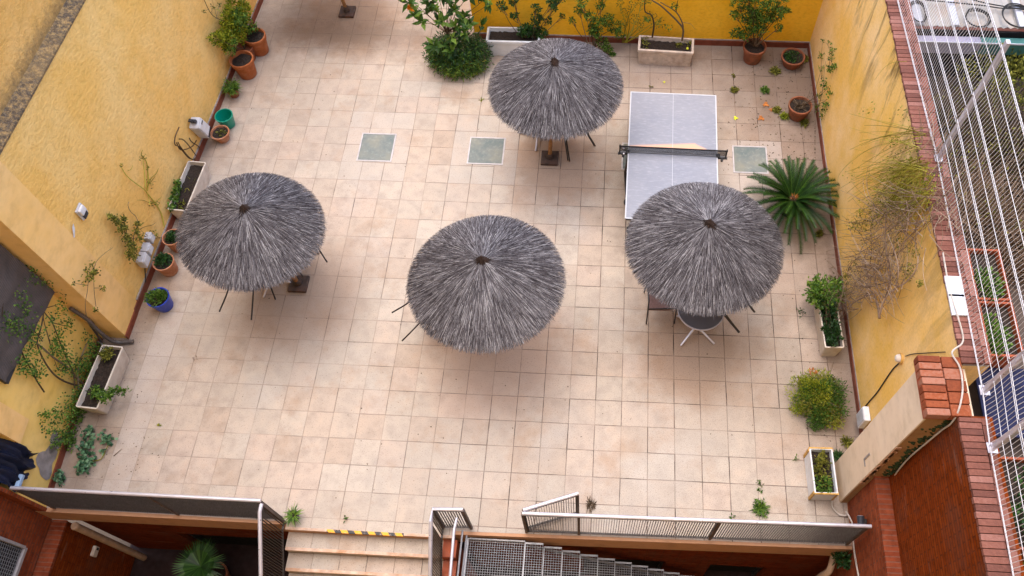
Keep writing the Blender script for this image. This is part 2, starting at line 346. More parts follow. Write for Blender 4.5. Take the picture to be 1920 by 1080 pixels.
def pp_top():
    m, t, b = _new('table_tennis_blue'); p = obj_pos(t)
    c = ramp(t, noise(t, p, 1.2, 5, .6), [(.3, (.185, .195, .235)), (.7, (.235, .24, .27))])
    c = mixc(t, mth(t, 'MULTIPLY', ramp(t, noise(t, scaled(t, p, (1, 4, 1)), 9, 6, .7), [(.5, 0.), (.75, 1.)]), .25), c, (.56, .56, .60))
    # peach coloured patch on the far half, just beyond the net
    sp = t.nodes.new('ShaderNodeSeparateXYZ'); L(t, p, sp.inputs[0])
    x = mth(t, 'ADD', sp.outputs[0], mth(t, 'MULTIPLY', mth(t, 'SUBTRACT', noise(t, p, 5, 4), .5), .1))
    top = mth(t, 'ADD', .235, mth(t, 'MULTIPLY', x, .10))
    lim = mth(t, 'MINIMUM', top, mth(t, 'SUBTRACT', .50, mth(t, 'MULTIPLY', x, .60)))
    g = mth(t, 'MULTIPLY', mth(t, 'SUBTRACT', lim, sp.outputs[1]), 22., clamp=True)
    g = mth(t, 'MULTIPLY', g, mth(t, 'MULTIPLY', mth(t, 'ADD', sp.outputs[1], -.10), 60., clamp=True))
    c = mixc(t, mth(t, 'MULTIPLY', g, .85), c, (.72, .36, .20))
    L(t, c, b.inputs['Base Color']); b.inputs['Roughness'].default_value = .45; b.inputs['Specular IOR Level'].default_value = .4
    return m
M['table_top'] = pp_top()

def shutter_mat():
    m, t, b = _new('woven_shutter'); p = world_pos(t)
    sp = t.nodes.new('ShaderNodeSeparateXYZ'); L(t, p, sp.inputs[0])
    s = mth(t, 'SINE', mth(t, 'MULTIPLY', sp.outputs[2], 260.))
    c = mixc(t, mth(t, 'MULTIPLY', mth(t, 'ADD', s, 1.), .5), (.045, .036, .034), (.10, .085, .08))
    c = mixc(t, 1., c, ramp(t, noise(t, p, 6, 5), [(.3, (.7, .7, .7)), (.7, (1.25, 1.2, 1.2))]), 'MULTIPLY')
    L(t, c, b.inputs['Base Color']); b.inputs['Roughness'].default_value = .7
    bump(t, b, s, .4, .004)
    return m
M['shutter'] = shutter_mat()

def hazard():
    m, t, b = _new('hazard_tape'); p = world_pos(t)
    sp = t.nodes.new('ShaderNodeSeparateXYZ'); L(t, p, sp.inputs[0])
    s = mth(t, 'FRACT', mth(t, 'ADD', mth(t, 'MULTIPLY', sp.outputs[0], 5.1), mth(t, 'MULTIPLY', sp.outputs[1], 4.)))
    c = mixc(t, mth(t, 'GREATER_THAN', s, .5), (.75, .36, .015), (.03, .028, .03))
    c = mixc(t, mth(t, 'MULTIPLY', ramp(t, noise(t, p, 22, 6, .7), [(.56, 0.), (.66, 1.)]), .8), c, (.5, .36, .26))
    L(t, c, b.inputs['Base Color']); b.inputs['Roughness'].default_value = .6
    return m
M['hazard'] = hazard()

# ------------------------------------------------------------------ mesh builder
class MB:
    def __init__(s): s.v = []; s.f = []; s.t = []
    def add(s, verts, faces, tint=None):
        o = len(s.v); s.v.extend([tuple(x) for x in verts]); s.f.extend([tuple(i+o for i in f) for f in faces])
        s.t.extend([random.random() if tint is None else tint]*len(faces)); return s
    def box(s, x0, x1, y0, y1, z0, z1, bev=0., mat=None, tint=None):
        if x1 < x0: x0, x1 = x1, x0
        if y1 < y0: y0, y1 = y1, y0
        if z1 < z0: z0, z1 = z1, z0
        if bev <= 0:
            vs = [(x, y, z) for x in (x0, x1) for y in (y0, y1) for z in (z0, z1)]
            fs = [(0, 1, 3, 2), (4, 6, 7, 5), (0, 4, 5, 1), (2, 3, 7, 6), (0, 2, 6, 4), (1, 5, 7, 3)]
        else:
            bm = bmesh.new(); bmesh.ops.create_cube(bm, size=1)
            for v in bm.verts: v.co = Vector(((x0+x1)/2+v.co.x*(x1-x0), (y0+y1)/2+v.co.y*(y1-y0), (z0+z1)/2+v.co.z*(z1-z0)))
            bmesh.ops.bevel(bm, geom=bm.edges[:], offset=min(bev, .45*min(x1-x0, y1-y0, z1-z0)), segments=2, affect='EDGES', profile=.6)
            bm.verts.index_update()
            vs = [v.co.copy() for v in bm.verts]; fs = [tuple(v.index for v in f.verts) for f in bm.faces]; bm.free()
        if mat is not None: vs = [mat @ Vector(v) for v in vs]
        return s.add(vs, fs, tint)
    def tube(s, pts, r, n=8, r2=None, cap=True, tint=None, closed=False):
        pts = [Vector(p) for p in pts]; k = len(pts); r2 = r if r2 is None else r2
        rings = []; prev = None
        for i, p in enumerate(pts):
            if closed: d = pts[(i+1) % k]-pts[i-1]
            else: d = (pts[min(i+1, k-1)]-pts[max(i-1, 0)])
            d = d.normalized() if d.length > 1e-9 else Vector((0, 0, 1))
            if prev is None:
                a = Vector((0, 0, 1)) if abs(d.z) < .9 else Vector((1, 0, 0)); u = d.cross(a).normalized()
            else:
                u = prev-d*prev.dot(d); u = u.normalized() if u.length > 1e-6 else d.orthogonal().normalized()
            prev = u; w = d.cross(u)
            rr = r+(r2-r)*i/max(1, k-1)
            rings.append([p+(u*cos(2*pi*j/n)+w*sin(2*pi*j/n))*rr for j in range(n)])
        vs = [v for R in rings for v in R]; fs = []
        for i in range(k if closed else k-1):
            for j in range(n):
                a = i*n+j; b2 = i*n+(j+1) % n; i2 = (i+1) % k
                fs.append((a, b2, i2*n+(j+1) % n, i2*n+j))
        if cap and not closed: fs += [tuple(range(n-1, -1, -1)), tuple((k-1)*n+j for j in range(n))]
        return s.add(vs, fs, tint)
    def lathe(s, prof, n=28, c=(0, 0, 0), tint=None, sx=1., sy=1.):
        vs = []; fs = []
        for r, z in prof:
            for j in range(n): vs.append((c[0]+r*cos(2*pi*j/n)*sx, c[1]+r*sin(2*pi*j/n)*sy, c[2]+z))
        for i in range(len(prof)-1):
            for j in range(n): fs.append((i*n+j, i*n+(j+1) % n, (i+1)*n+(j+1) % n, (i+1)*n+j))
        return s.add(vs, fs, tint)
    def disc(s, r, z, n=28, c=(0, 0), tint=None):
        return s.add([(c[0]+r*cos(2*pi*j/n), c[1]+r*sin(2*pi*j/n), z) for j in range(n)], [tuple(range(n))], tint)
    def poly(s, pts, z0, z1):
        n = len(pts); vs = [(*p[:2], z0) for p in pts]+[(*p[:2], z1) for p in pts]
        fs = [tuple(range(n-1, -1, -1)), tuple(range(n, 2*n))]+[(i, (i+1) % n, n+(i+1) % n, n+i) for i in range(n)]
        return s.add(vs, fs)
    def leaf(s, p, d, up, l, w, tint=None, bend=.15):
        d = Vector(d).normalized(); side = d.cross(Vector(up))
        side = side.normalized() if side.length > 1e-4 else d.orthogonal().normalized()
        nn = side.cross(d)
        p = Vector(p); a = p+d*l*.45+nn*(l*bend*.5)
        vs = [p, a+side*w*.5-nn*w*.12, p+d*l-nn*l*bend*.3, a-side*w*.5-nn*w*.12, a]
        return s.add(vs, [(0, 1, 4), (1, 2, 4), (2, 3, 4), (3, 0, 4)], tint)
    def build(s, name, mat, parent=None, smooth=False, **tg):
        me = bpy.data.meshes.new(name); me.from_pydata(s.v, [], s.f); me.update()
        if mat: me.materials.append(mat)
        at = me.attributes.new('tint', 'FLOAT', 'FACE'); at.data.foreach_set('value', s.t)
        if smooth:
            me.polygons.foreach_set('use_smooth', [True]*len(me.polygons))
            try: me.set_sharp_from_angle(angle=radians(40))
            except Exception: pass
        o = bpy.data.objects.new(name, me); COL.objects.link(o)
        if parent: o.parent = parent
        return o

def tag(o, label=None, cat=None, group=None, kind=None):
    if label: o['label'] = label
    if cat: o['category'] = cat
    if group: o['group'] = group
    if kind: o['kind'] = kind
    return o
def thing(name, label, cat, loc=(0, 0, 0), rz=0., group=None):
    o = bpy.data.objects.new(name, None); COL.objects.link(o); o.location = loc; o.rotation_euler = (0, 0, rz)
    o.empty_display_size = .2
    return tag(o, label, cat, group)
def copy_tree(o, parent=None):
    c = o.copy(); COL.objects.link(c)
    if parent: c.parent = parent
    for ch in list(o.children): copy_tree(ch, c)
    return c
R = random.uniform
def rdir(): 
    while True:
        v = Vector((R(-1, 1), R(-1, 1), R(-1, 1)))
        if .05 < v.length < 1: return v.normalized()
def curve(pts, n=6):
    """Catmull-Rom through points"""
    pts = [Vector(p) for p in pts]
    if len(pts) < 3: return pts
    out = []
    P = [pts[0]*2-pts[1]]+pts+[pts[-1]*2-pts[-2]]
    for i in range(1, len(P)-2):
        for k in range(n):
            t = k/n
            out.append(.5*((2*P[i])+(P[i+1]-P[i-1])*t+(2*P[i-1]-5*P[i]+4*P[i+1]-P[i+2])*t*t+(-P[i-1]+3*P[i]-3*P[i+1]+P[i+2])*t**3))
    out.append(pts[-1]); return out
# ================================================================== SETTING
def xl(y): return -5.195+(y-1.6)*.047          # face of the left wall
def xr(y): return 6.36-(y-1.6)*.0105           # face of the right wall
def xf(y):                                     # line of the mesh fence on the right wall
    ks = [(-5., 6.38), (-1.38, 6.46), (-.74, 6.505), (2.385, 6.535), (5.3, 6.44), (9., 6.36)]
    for (a, xa), (b, xb) in zip(ks, ks[1:]):
        if y <= b: return xa+(xb-xa)*(y-a)/(b-a)
    return ks[-1][1]
def yfront(x): return -1.72 if x < 1 else -1.72+.0144*(x-1.5)

mb = MB(); mb.box(-90, 90, -90, 90, -3.2, -2.75)
tag(mb.build('ground', M['earth']), kind='structure')
outline = [(-5.66, -1.72), (-1.97, -1.72), (-1.97, -1.78), (.45, -1.78), (.45, -1.735), (6.3, -1.65), (6.42, 8.05), (-.3, 8.05), (-.3, 13.2), (-4.9, 13.2), (-5.3, 1.1), (-5.7, 1.1)]
mb = MB(); mb.poly(outline, -.46, -.004); tag(mb.build('patio_slab', M['slab_edge']), kind='structure')
ins = [(-5.62, -1.66), (-1.96, -1.68), (-1.96, -1.755), (.44, -1.755), (.44, -1.69), (6.05, -1.61), (6.05, -1.02), (6.40, -1.02), (6.40, 8.03), (-.28, 8.03), (-.28, 13.1), (-4.85, 13.1), (-5.25, 1.1), (-5.66, 1.1)]
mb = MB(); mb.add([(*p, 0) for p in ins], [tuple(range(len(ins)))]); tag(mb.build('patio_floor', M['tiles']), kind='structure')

# steps down between the two light wells
STEP_R, STEP_D = .19, .25
steps = thing('entrance_steps', 'tiled steps going down between the two sunken areas', 'steps', (0, 0, 0))
mb = MB(); nb = MB()
for k in range(1, 9):
    y1 = -1.777-STEP_D*(k-1); y0 = y1-STEP_D
    mb.box(-1.97, .3, y0, y1-.004, -2.75, -STEP_R*k)
    nb.box(-1.965, .295, y0-.012, y0+.035, -STEP_R*k-.03, -STEP_R*k+.006, .008)
nb.box(-1.965, .445, -1.792, -1.752, -.035, .006, .008)
mb.build('tread', M['tiles'], steps); nb.build('nosing', M['nosing'], steps)
mb = MB()
for k in range(1, 9):
    y1 = -1.777-STEP_D*(k-1)
    mb.box(.302, .50, y1-STEP_D, y1-.006, -2.75, -STEP_R*k+.06)
mb.build('side_kerb', M['red_paint'], steps)
mb = MB(); mb.box(-1.36, -.25, -1.801, -1.757, -.030, .0085, .004)
tag(mb.build('hazard_tape', M['hazard']), 'worn yellow and black striped tape along the top step edge', 'hazard tape')

# sunken areas in front
mb = MB(); mb.box(-5.6, 6.2, -4.71, -1.0, -2.80, -2.742); tag(mb.build('basement_floor', M['floor_low']), kind='structure')
def well_wall(name, label, x0, x1, opens):
    t = thing(name, label, 'wall', (0, 0, 0))
    mb = MB(); xs = sorted([x0, x1]+[a for o in opens for a in o[:2]])
    for a, b in zip(xs, xs[1:]):
        op = [o for o in opens if o[0] <= a+1e-6 and o[1] >= b-1e-6]
        if op: mb.box(a, b, -1.64, -1.45, op[0][2], -.45)
        else: mb.box(a, b, -1.64, -1.45, -2.75, -.45)
    mb.build('brickwork', M['brick_xz'], t)
    for o in opens:
        w = MB(); w.box(o[0], o[1], -1.50, -1.46, -2.75, o[2]); w = w.build('window', M['black'], t)
        f = MB(); f.box(o[0]+.002, o[0]+.05, -1.56, -1.502, -2.75, o[2]-.002); f.box(o[1]-.05, o[1]-.002, -1.56, -1.502, -2.75, o[2]-.002); f.box(o[0]+.05, o[1]-.05, -1.56, -1.502, o[2]-.05, o[2]-.002)
        f.build('frame', M['dark_plastic'], w)
    return t
well_wall('brick_wall', 'dark red brick wall below the terrace edge in the left sunken area', -5.44, -1.98, [(-4.2, -2.2, -1.4)])
well_wall('brick_wall', 'dark red brick wall below the terrace edge behind the steel stairs', .5, 6.03, [(2.3, 3.6, -1.55), (4.3, 5.2, -1.6)])

# ---- left boundary wall with ledge, pilaster, skirting
lw = thing('courtyard_wall', 'tall pale yellow roughcast wall along the left side of the terrace', 'wall', (0, 0, 0))
mb = MB(); mb.poly([(xl(1.7), 1.7), (xl(13.2), 13.2), (xl(13.2)-.4, 13.2), (xl(1.7)-.4, 1.7)], -.4, 3.86)
mb.build('roughcast', M['stucco_left'], lw)
mb = MB(); n = 60
def ledge_mat():
    m, t, b = _new('ledge_dirt'); p = world_pos(t)
    c = mixc(t, mth(t, 'MULTIPLY', ramp(t, noise(t, p, 16, 8, .8), [(.34, 0.), (.54, 1.)]), ramp(t, noise(t, p, 1.1, 3, .6), [(.3, .7), (.6, 1.)])), (.50, .32, .12), (.075, .055, .038))
    c = mixc(t, mth(t, 'MULTIPLY', ramp(t, noise(t, p, 45, 4, .7), [(.5, 0.), (.7, 1.)]), .6), c, (.30, .24, .17))
    L(t, c, b.inputs['Base Color']); b.inputs['Roughness'].default_value = .95
    bump(t, b, noise(t, p, 60, 5), .8, .02); return m
M['ledge'] = ledge_mat()
y0, y1 = 1.7, 13.2
mb.add([(xl(y0)+.012, y0, 3.855), (xl(y1)+.012, y1, 3.855), (xl(y1)+.012, y1, 3.885), (xl(y0)+.012, y0, 3.885), (xl(y1)-.168, y1, 3.96), (xl(y0)-.168, y0, 3.96)],
       [(0, 1, 2, 3), (3, 2, 4, 5)])
mb.build('ledge', M['ledge'], lw)
def upper_mat():
    m = stucco('stucco_upper', (.78, .45, .125), (.80, .50, .18), (.60, .33, .07), coarse=13, strength=1.0); t = m.node_tree; b = t.nodes['Principled BSDF']
    src = b.inputs['Base Color'].links[0].from_socket; p = world_pos(t); sp = t.nodes.new('ShaderNodeSeparateXYZ'); L(t, p, sp.inputs[0])
    g = ramp(t, mth(t, 'ADD', mth(t, 'SUBTRACT', sp.outputs[2], 3.95), mth(t, 'MULTIPLY', mth(t, 'SUBTRACT', noise(t, p, 9, 7, .75), .5), .7)), [(.0, 1.), (.28, 0.)])
    L(t, mixc(t, mth(t, 'MULTIPLY', g, .7), src, (.13, .095, .06)), b.inputs['Base Color']); return m
mb = MB(); mb.poly([(xl(1.7)-.165, 1.7), (xl(13.2)-.165, 13.2), (xl(13.2)-.5, 13.2), (xl(1.7)-.5, 1.7)], 3.90, 8); mb.build('upper_roughcast', upper_mat(), lw)
mb = MB(); mb.poly([(-5.185, 1.085), (-5.175, 1.7), (-5.7, 1.7), (-5.9, 1.085)], -.4, 8)
mb.build('pilaster', M['plaster_left'], lw)
mb = MB()
mb.poly([(xl(1.55)+.035, 1.55), (xl(13.2)+.022, 13.2), (xl(13.2)+.002, 13.2), (xl(1.55)+.002, 1.55)], 0, .13)
mb.poly([(-5.162, 1.07), (-5.158, 1.548), (-5.183, 1.548), (-5.184, 1.07)], 0, .11)
mb.build('skirting', M['skirting'], lw)
mb = MB(); mb.poly([(xl(1.7)+.026, 1.72), (xl(13.2)+.012, 13.2), (xl(13.2)+.001, 13.2), (xl(1.7)+.001, 1.72)], .131, .155)
mb.build('skirting_joint', M['cement'], lw)

# ---- recessed house wall at the lower left: shuttered window, niche with tarp
hw = thing('house_wall', 'smooth yellow plaster wall set back beside the long planter at lower left', 'wall', (0, 0, 0))
def xh(y): return -5.605+(.965-y)*.035
mb = MB()
for ya, yb, za, zb in ((1.09, -1.06, -.4, 8), (-1.06, -1.66, -.4, .72), (-1.06, -1.66, 2.6, 8)):
    mb.poly([(xh(ya), ya), (xh(ya)-.3, ya), (xh(yb)-.3, yb), (xh(yb), yb)], za, zb)
mb.build('plaster', M['plaster_recess'], hw)
mb = MB(); mb.box(-5.9, -5.80, -1.66, -1.06, .72, 2.6); mb.build('niche', M['dark_plastic'], hw)  # dark backing paints in the shade inside the recess
mb = MB(); mb.poly([(xh(1.05)+.022, 1.05), (xh(1.05)+.002, 1.05), (xh(-1.6)+.002, -1.6), (xh(-1.6)+.022, -1.6)], 0, .12); mb.build('skirting', M['skirting'], hw)
mb = MB()   # bare cement patches where the plaster has come away
for (cy, cz, ry, rz) in ((-.78, .30, .15, .14), (-1.08, .34, .24, .20)):
    pts = []
    for k in range(22):
        a = 2*pi*k/22; q = 1+.22*sin(3*a+cy*9)+.1*sin(5*a)
        pts.append((cy+cos(a)*ry*q, max(.125, cz+sin(a)*rz*q)))
    mb.add([(xh(y)+.006, y, z) for y, z in pts], [tuple(range(22))])
mb.build('bare_patch', M['cement'], hw)
mb = MB()   # pale band beside the niche
mb.poly([(xh(-.70)+.028, -.70), (xh(-.7), -.70), (xh(-1.055), -1.055), (xh(-1.055)+.028, -1.055)], 1.05, 8); mb.build('pilaster', M['plaster_left'], hw)
win = MB(); win.box(-5.6, -5.50, -.45, 1.03, 1.72, 3.5); win = win.build('window', M['dark_plastic'], hw)
mb = MB()
ny, nz = 24, 20; vs = []; fs = []
for i in range(ny+1):
    for j in range(nz+1):
        y = 1.035-1.5*i/ny; z0 = 1.60+.21*i/ny+.02*sin(i*.9); z = z0+(3.6-z0)*j/nz
        vs.append((-5.475+.012*sin(i*.8+j*.3)+.01*sin(j*1.7), y, z))
for i in range(ny):
    for j in range(nz): a = i*(nz+1)+j; fs.append((a, a+1, a+nz+2, a+nz+1))
mb.add(vs, fs); mb.build('woven_blind', M['shutter'], win, True)

mb = MB()   # tarp hanging out of the niche
vs = []; fs = []; nu, nv = 26, 22
for i in range(nu+1):
    for j in range(nv+1):
        a = i/nu; c = j/nv
        y = -1.08-.56*a; fold = .035*sin(a*19+c*2)+.02*sin(a*37+1)
        if c < .35: x = -5.78+.27*(c/.35); z = 1.35-.38*(c/.35)**2
        else: x = -5.51+.02*(c-.35); z = .97-(c-.35)*(.42+.10*sin(a*5))
        vs.append((x+fold, y+.03*sin(c*7), z+.05*sin(a*9)*(1 if c < .35 else .3)))
for i in range(nu):
    for j in range(nv): a = i*(nv+1)+j; fs.append((a, a+nv+1, a+nv+2, a+1))
mb.add(vs, fs); tp = mb.build('tarpaulin', M['tarp'], None, True)
tag(tp, 'dark blue tarpaulin bundled in the wall niche at the far lower left', 'tarpaulin')
mb = MB(); mb.box(-5.50, -5.44, -1.60, -1.42, .80, .86, .01); mb.build('pale_patch', M['pale_blue'], tp)

# ---- left brick wall of the house in front of the terrace edge
bl = thing('brick_wall', 'dark brick house wall with barred window at the lower left corner', 'wall', (0, 0, 0))
mb = MB(); mb.box(-6.1, -5.66, -4.71, -1.72, -.45, 1.9); mb.box(-6.1, -5.66, -4.71, -1.72, 1.9, 8); mb.build('upper_brickwork', M['brick_yz'], bl)
mb = MB(); mb.box(-6.0, -5.50, -1.715, -1.664, -.44, 1.6); mb.build('end_course', M['brick_yz'], bl)
mb = MB(); mb.box(-6.1, -5.45, -4.71, -1.73, -2.75, -.50); mb.build('lower_brickwork', M['brick_dark_yz'], bl)
mb = MB(); mb.box(-5.66, -5.435, -4.71, -1.725, -.50, -.452, .01); mb.build('ledge', M['brick_ledge'], bl)
w = MB(); w.box(-5.68, -5.648, -3.5, -2.25, .0, 1.3); w = w.build('window', M['black'], bl)
mb = MB(); mb.box(-5.648, -5.60, -3.52, -2.23, -.05, 0); mb.box(-5.648, -5.60, -2.25, -2.21, 0, 1.3); mb.build('window_frame', M['frame_white'], w)
mb = MB()
for k in range(26): mb.box(-5.640, -5.634, -3.48+k*.048, -3.473+k*.048, .02, 1.28)
for k in range(26): mb.box(-5.634, -5.628, -3.48, -2.26, .04+k*.048, .047+k*.048)
mb.build('grille', M['galv'], w)

# ---- back wall
bw = thing('courtyard_wall', 'deep ochre yellow wall closing the back of the terrace', 'wall', (0, 0, 0))
mb = MB(); mb.box(-.3, 6.7, 7.99, 8.3, -.4, 3.2); mb.box(-.3, -.02, 8.3, 13.2, -.4, 3.2); mb.build('roughcast', M['stucco_back'], bw)
mb = MB(); mb.box(-.28, 6.29, 7.965, 7.988, 0, .13); mb.build('skirting', M['skirting'], bw)
mb = MB(); mb.box(-.28, 6.29, 7.975, 7.989, .131, .155); mb.build('skirting_joint', M['cement'], bw)
ew = MB(); ew.box(-5.2, .2, 13.2, 13.5, -.4, 3.2); tag(ew.build('end_wall', M['stucco_back']), 'yellow wall at the far end of the rear passage', 'wall')

# ---- right wall with coping, pier and brick part
rw = thing('courtyard_wall', 'stained yellow wall with brick coping along the right side of the terrace', 'wall', (0, 0, 0))
mb = MB(); mb.poly([(xr(-.42), -.42), (xr(-.42)+.30, -.42), (xr(8.3)+.3, 8.3), (xr(8.3), 8.3)], -.4, 3.55); mb.build('plaster', M['stucco_right'], rw)
mb = MB(); mb.poly([(xr(-.4)-.022, -.4), (xr(-.4)-.002, -.4), (xr(7.96)-.002, 7.96), (xr(7.96)-.022, 7.96)], 0, .13); mb.build('skirting', M['skirting'], rw)
mb = MB(); mb.poly([(xr(-.4)-.012, -.4), (xr(-.4)-.001, -.4), (xr(7.96)-.001, 7.96), (xr(7.96)-.012, 7.96)], .131, .16); mb.build('skirting_joint', M['cement'], rw)
def cope(y0, y1, x0f, x1f, step, z0, z1, gap=.008, bev=.008):
    mb = MB(); y = y0
    while y < y1-.01:
        d = min(step, y1-y); ya, yb = y, y+d-gap
        j = R(-.006, .006)
        mb.add([], []); mb.box(x0f(y)+j, x1f(y)+j, ya, yb, z0, z1+R(-.004, .004), bev); y += step
    return mb
def coping_mat(name, stops):
    m = tinted(name, stops, .85, .2, noise_amt=.9); t = m.node_tree; b = t.nodes['Principled BSDF']
    bump(t, b, noise(t, world_pos(t), 45, 5), .5, .01); return m
M['cope_brick'] = coping_mat('cope_brick', [(0., (.13, .05, .036)), (.5, (.21, .08, .055)), (1., (.28, .13, .10))])
M['cap_brick'] = coping_mat('cap_brick', [(0., (.15, .036, .015)), (.6, (.27, .07, .026)), (1., (.32, .14, .09))])
mb = MB(); mb.poly([(xr(-.42)+.01, -.42), (xr(-.42)+.29, -.42), (xr(8.3)+.29, 8.3), (xr(8.3)+.01, 8.3)], 3.551, 3.585); mb.build('mortar_bed', M['cement'], rw)
cope(-.42, 8.3, lambda y: xr(y)-.02, lambda y: xr(y)+.22, .072, 3.586, 3.63, .007, .004).build('coping', M['cope_brick'], rw)
cope(-.42, 8.3, lambda y: xr(y)+.226, lambda y: xr(y)+.31, .21, 3.586, 3.627, .007, .004).build('coping', M['cope_brick'], rw)
pier = MB(); pier.box(5.945, 6.45, -1.0, -.422, -.45, 3.47, .006); pier = pier.build('pier', M['render_pier'], rw)
mb = MB(); mb.box(5.965, 6.22, -1.004, -1.0005, -.44, 3.46); mb.build('shaded_front', M['pier_shade_tan'], pier)  # tan sheet that paints the shade of the pier front as colour
cope(-1.04, -.34, lambda y: 5.895, lambda y: 6.14, .088, 3.50, 3.625, .010, .012).build('pier_cap', M['cap_brick'], pier)
cope(-1.04, -.34, lambda y: 6.148, lambda y: 6.36, .14, 3.50, 3.622, .010, .012).build('pier_cap', M['cap_brick'], pier)
mb = MB(); mb.box(5.90, 6.35, -1.03, -.35, 3.471, 3.585); mb.build('cap_bed', M['red_paint'], pier)
mb = MB()   # broken render and moss along the outer corner of the pier
for k in range(130):
    z = R(1.35, 3.45); d = abs(random.gauss(0, .10))*(1.3 if 2.3 < z < 3.2 else .7)
    x = 6.222-d*.7
    if x > 5.99: mb.lathe([(0, -.011), (R(.012, .035), -.007), (0, .006)], 6, (x, -1.006, z), tint=R(0, 1))
mb.build('moss', M['moss'], pier)
mb = MB()
for k in range(70): z = R(.9, 2.4); mb.box(5.945+R(0, .02), 5.95+R(.03, .07), -1.018, -1.0045, z, z+R(.03, .10), .006)
mb.build('render_edge', M['slab_edge'], pier)
mb = MB(); mb.box(5.935, 5.9449, -.80, -.775, 1.30, 1.55); mb.box(5.935, 5.9449, -.88, -.80, 1.30, 1.325); mb.build('crack', M['cement'], pier)

br = thing('brick_wall', 'tall rust brown brick wall below the mesh fence at lower right', 'wall', (0, 0, 0))
mb = MB(); mb.box(6.225, 6.60, -4.71, -1.004, 1.32, 3.55); mb.build('upper_brickwork', M['brick_dark_yz'], br)
mb = MB(); mb.box(6.058, 6.60, -4.71, -1.004, -2.75, 1.26); mb.build('lower_brickwork', M['brick_yz'], br)
mb = MB(); mb.box(6.045, 6.26, -4.71, -1.003, 1.262, 1.318, .006); mb.build('ledge', M['brick_ledge'], br)
mb = MB(); mb.box(6.235, 6.52, -4.71, -1.05, 3.551, 3.58); mb.build('mortar_bed', M['cement'], br)
cope(-4.7, -1.045, lambda y: 6.21, lambda y: 6.44, .072, 3.581, 3.626, .007, .004).build('coping', M['cope_brick'], br)
cope(-4.7, -1.045, lambda y: 6.446, lambda y: 6.53, .21, 3.581, 3.622, .007, .004).build('coping', M['cope_brick'], br)

# ---- mesh fence on the right wall
mf = thing('mesh_fence', 'tall white welded wire mesh fence standing on the right wall coping', 'fence', (6.5, 1, 3.62))
off = Vector((6.5, 1, 3.62))
Zf = [(.02, .0), (.10, .03), (.30, 0), (.46, 0), (.66, .0), (.76, .035), (.95, 0), (1.13, .0), (1.22, .035), (1.41, 0), (1.64, 0), (1.86, .0), (1.94, .035)]
for ya, yb in ((-4.65, -1.40), (-1.36, -.76), (-.72, 2.365), (2.405, 5.4), (5.44, 8.4)):
    mb = MB()
    prof = [(z, o) for z, o in Zf]
    for z, o in prof: mb.tube([Vector((xf(ya)-o, ya, 3.63+z))-off, Vector((xf(yb)-o, yb, 3.63+z))-off], .0038, 5, cap=False)
    ny = int((yb-ya)/.05)
    for k in range(ny+1):
        y = ya+(yb-ya)*k/ny
        mb.tube([Vector((xf(y)-o+.006, y, 3.63+z))-off for z, o in prof], .0032, 4, cap=False)
    mb.build('mesh_panel', M['wire'], mf)
for y in (-1.38, -.74, 2.385, 5.42):
    mb = MB(); x = xf(y)+.03
    mb.box(x-.022-off.x, x+.022-off.x, y-.03-off.y, y+.03-off.y, 0.012, 1.98, .004)
    mb.box(x-.05-off.x, x+.05-off.x, y-.055-off.y, y+.055-off.y, .012, .022)
    mb.build('fence_post', M['alu'], mf)

# ---- railings round the sunken areas
def grating(mb, a, b, za0, zb0, h0, h1, pitch=.034, depth=.025, th=.0035):
    """vertical flat bars between two base points; foot heights za0, zb0 at the ends"""
    a = Vector(a); b = Vector(b); d = b-a; n = max(1, int(d.length/pitch)); u = d.normalized(); w = Vector((-u.y, u.x))
    for k in range(1, n):
        p = a+d*k/n; z = za0+(zb0-za0)*k/n
        vs = []
        for s1 in (-1, 1):
            for s2 in (-1, 1):
                q = p+u*(s1*th/2)+w*(s2*depth/2); vs += [(q.x, q.y, z+h0), (q.x, q.y, z+h1)]
        mb.add(vs, [(0, 1, 3, 2), (4, 6, 7, 5), (0, 4, 5, 1), (2, 3, 7, 6), (1, 5, 7, 3), (0, 2, 6, 4)])
def flat_rail(mb, a, b, za, zb, h, w=.03, t=.006):
    a = Vector(a); b = Vector(b); u = (b-a).normalized(); n = Vector((-u.y, u.x))*w/2; up = t/2
    vs = [(p.x+s*n.x, p.y+s*n.y, z+h+q) for p, z in ((a, za), (b, zb)) for s in (-1, 1) for q in (-up, up)]
    mb.add(vs, [(0, 1, 3, 2), (4, 6, 7, 5), (0, 4, 5, 1), (2, 3, 7, 6), (1, 5, 7, 3), (0, 2, 6, 4)])
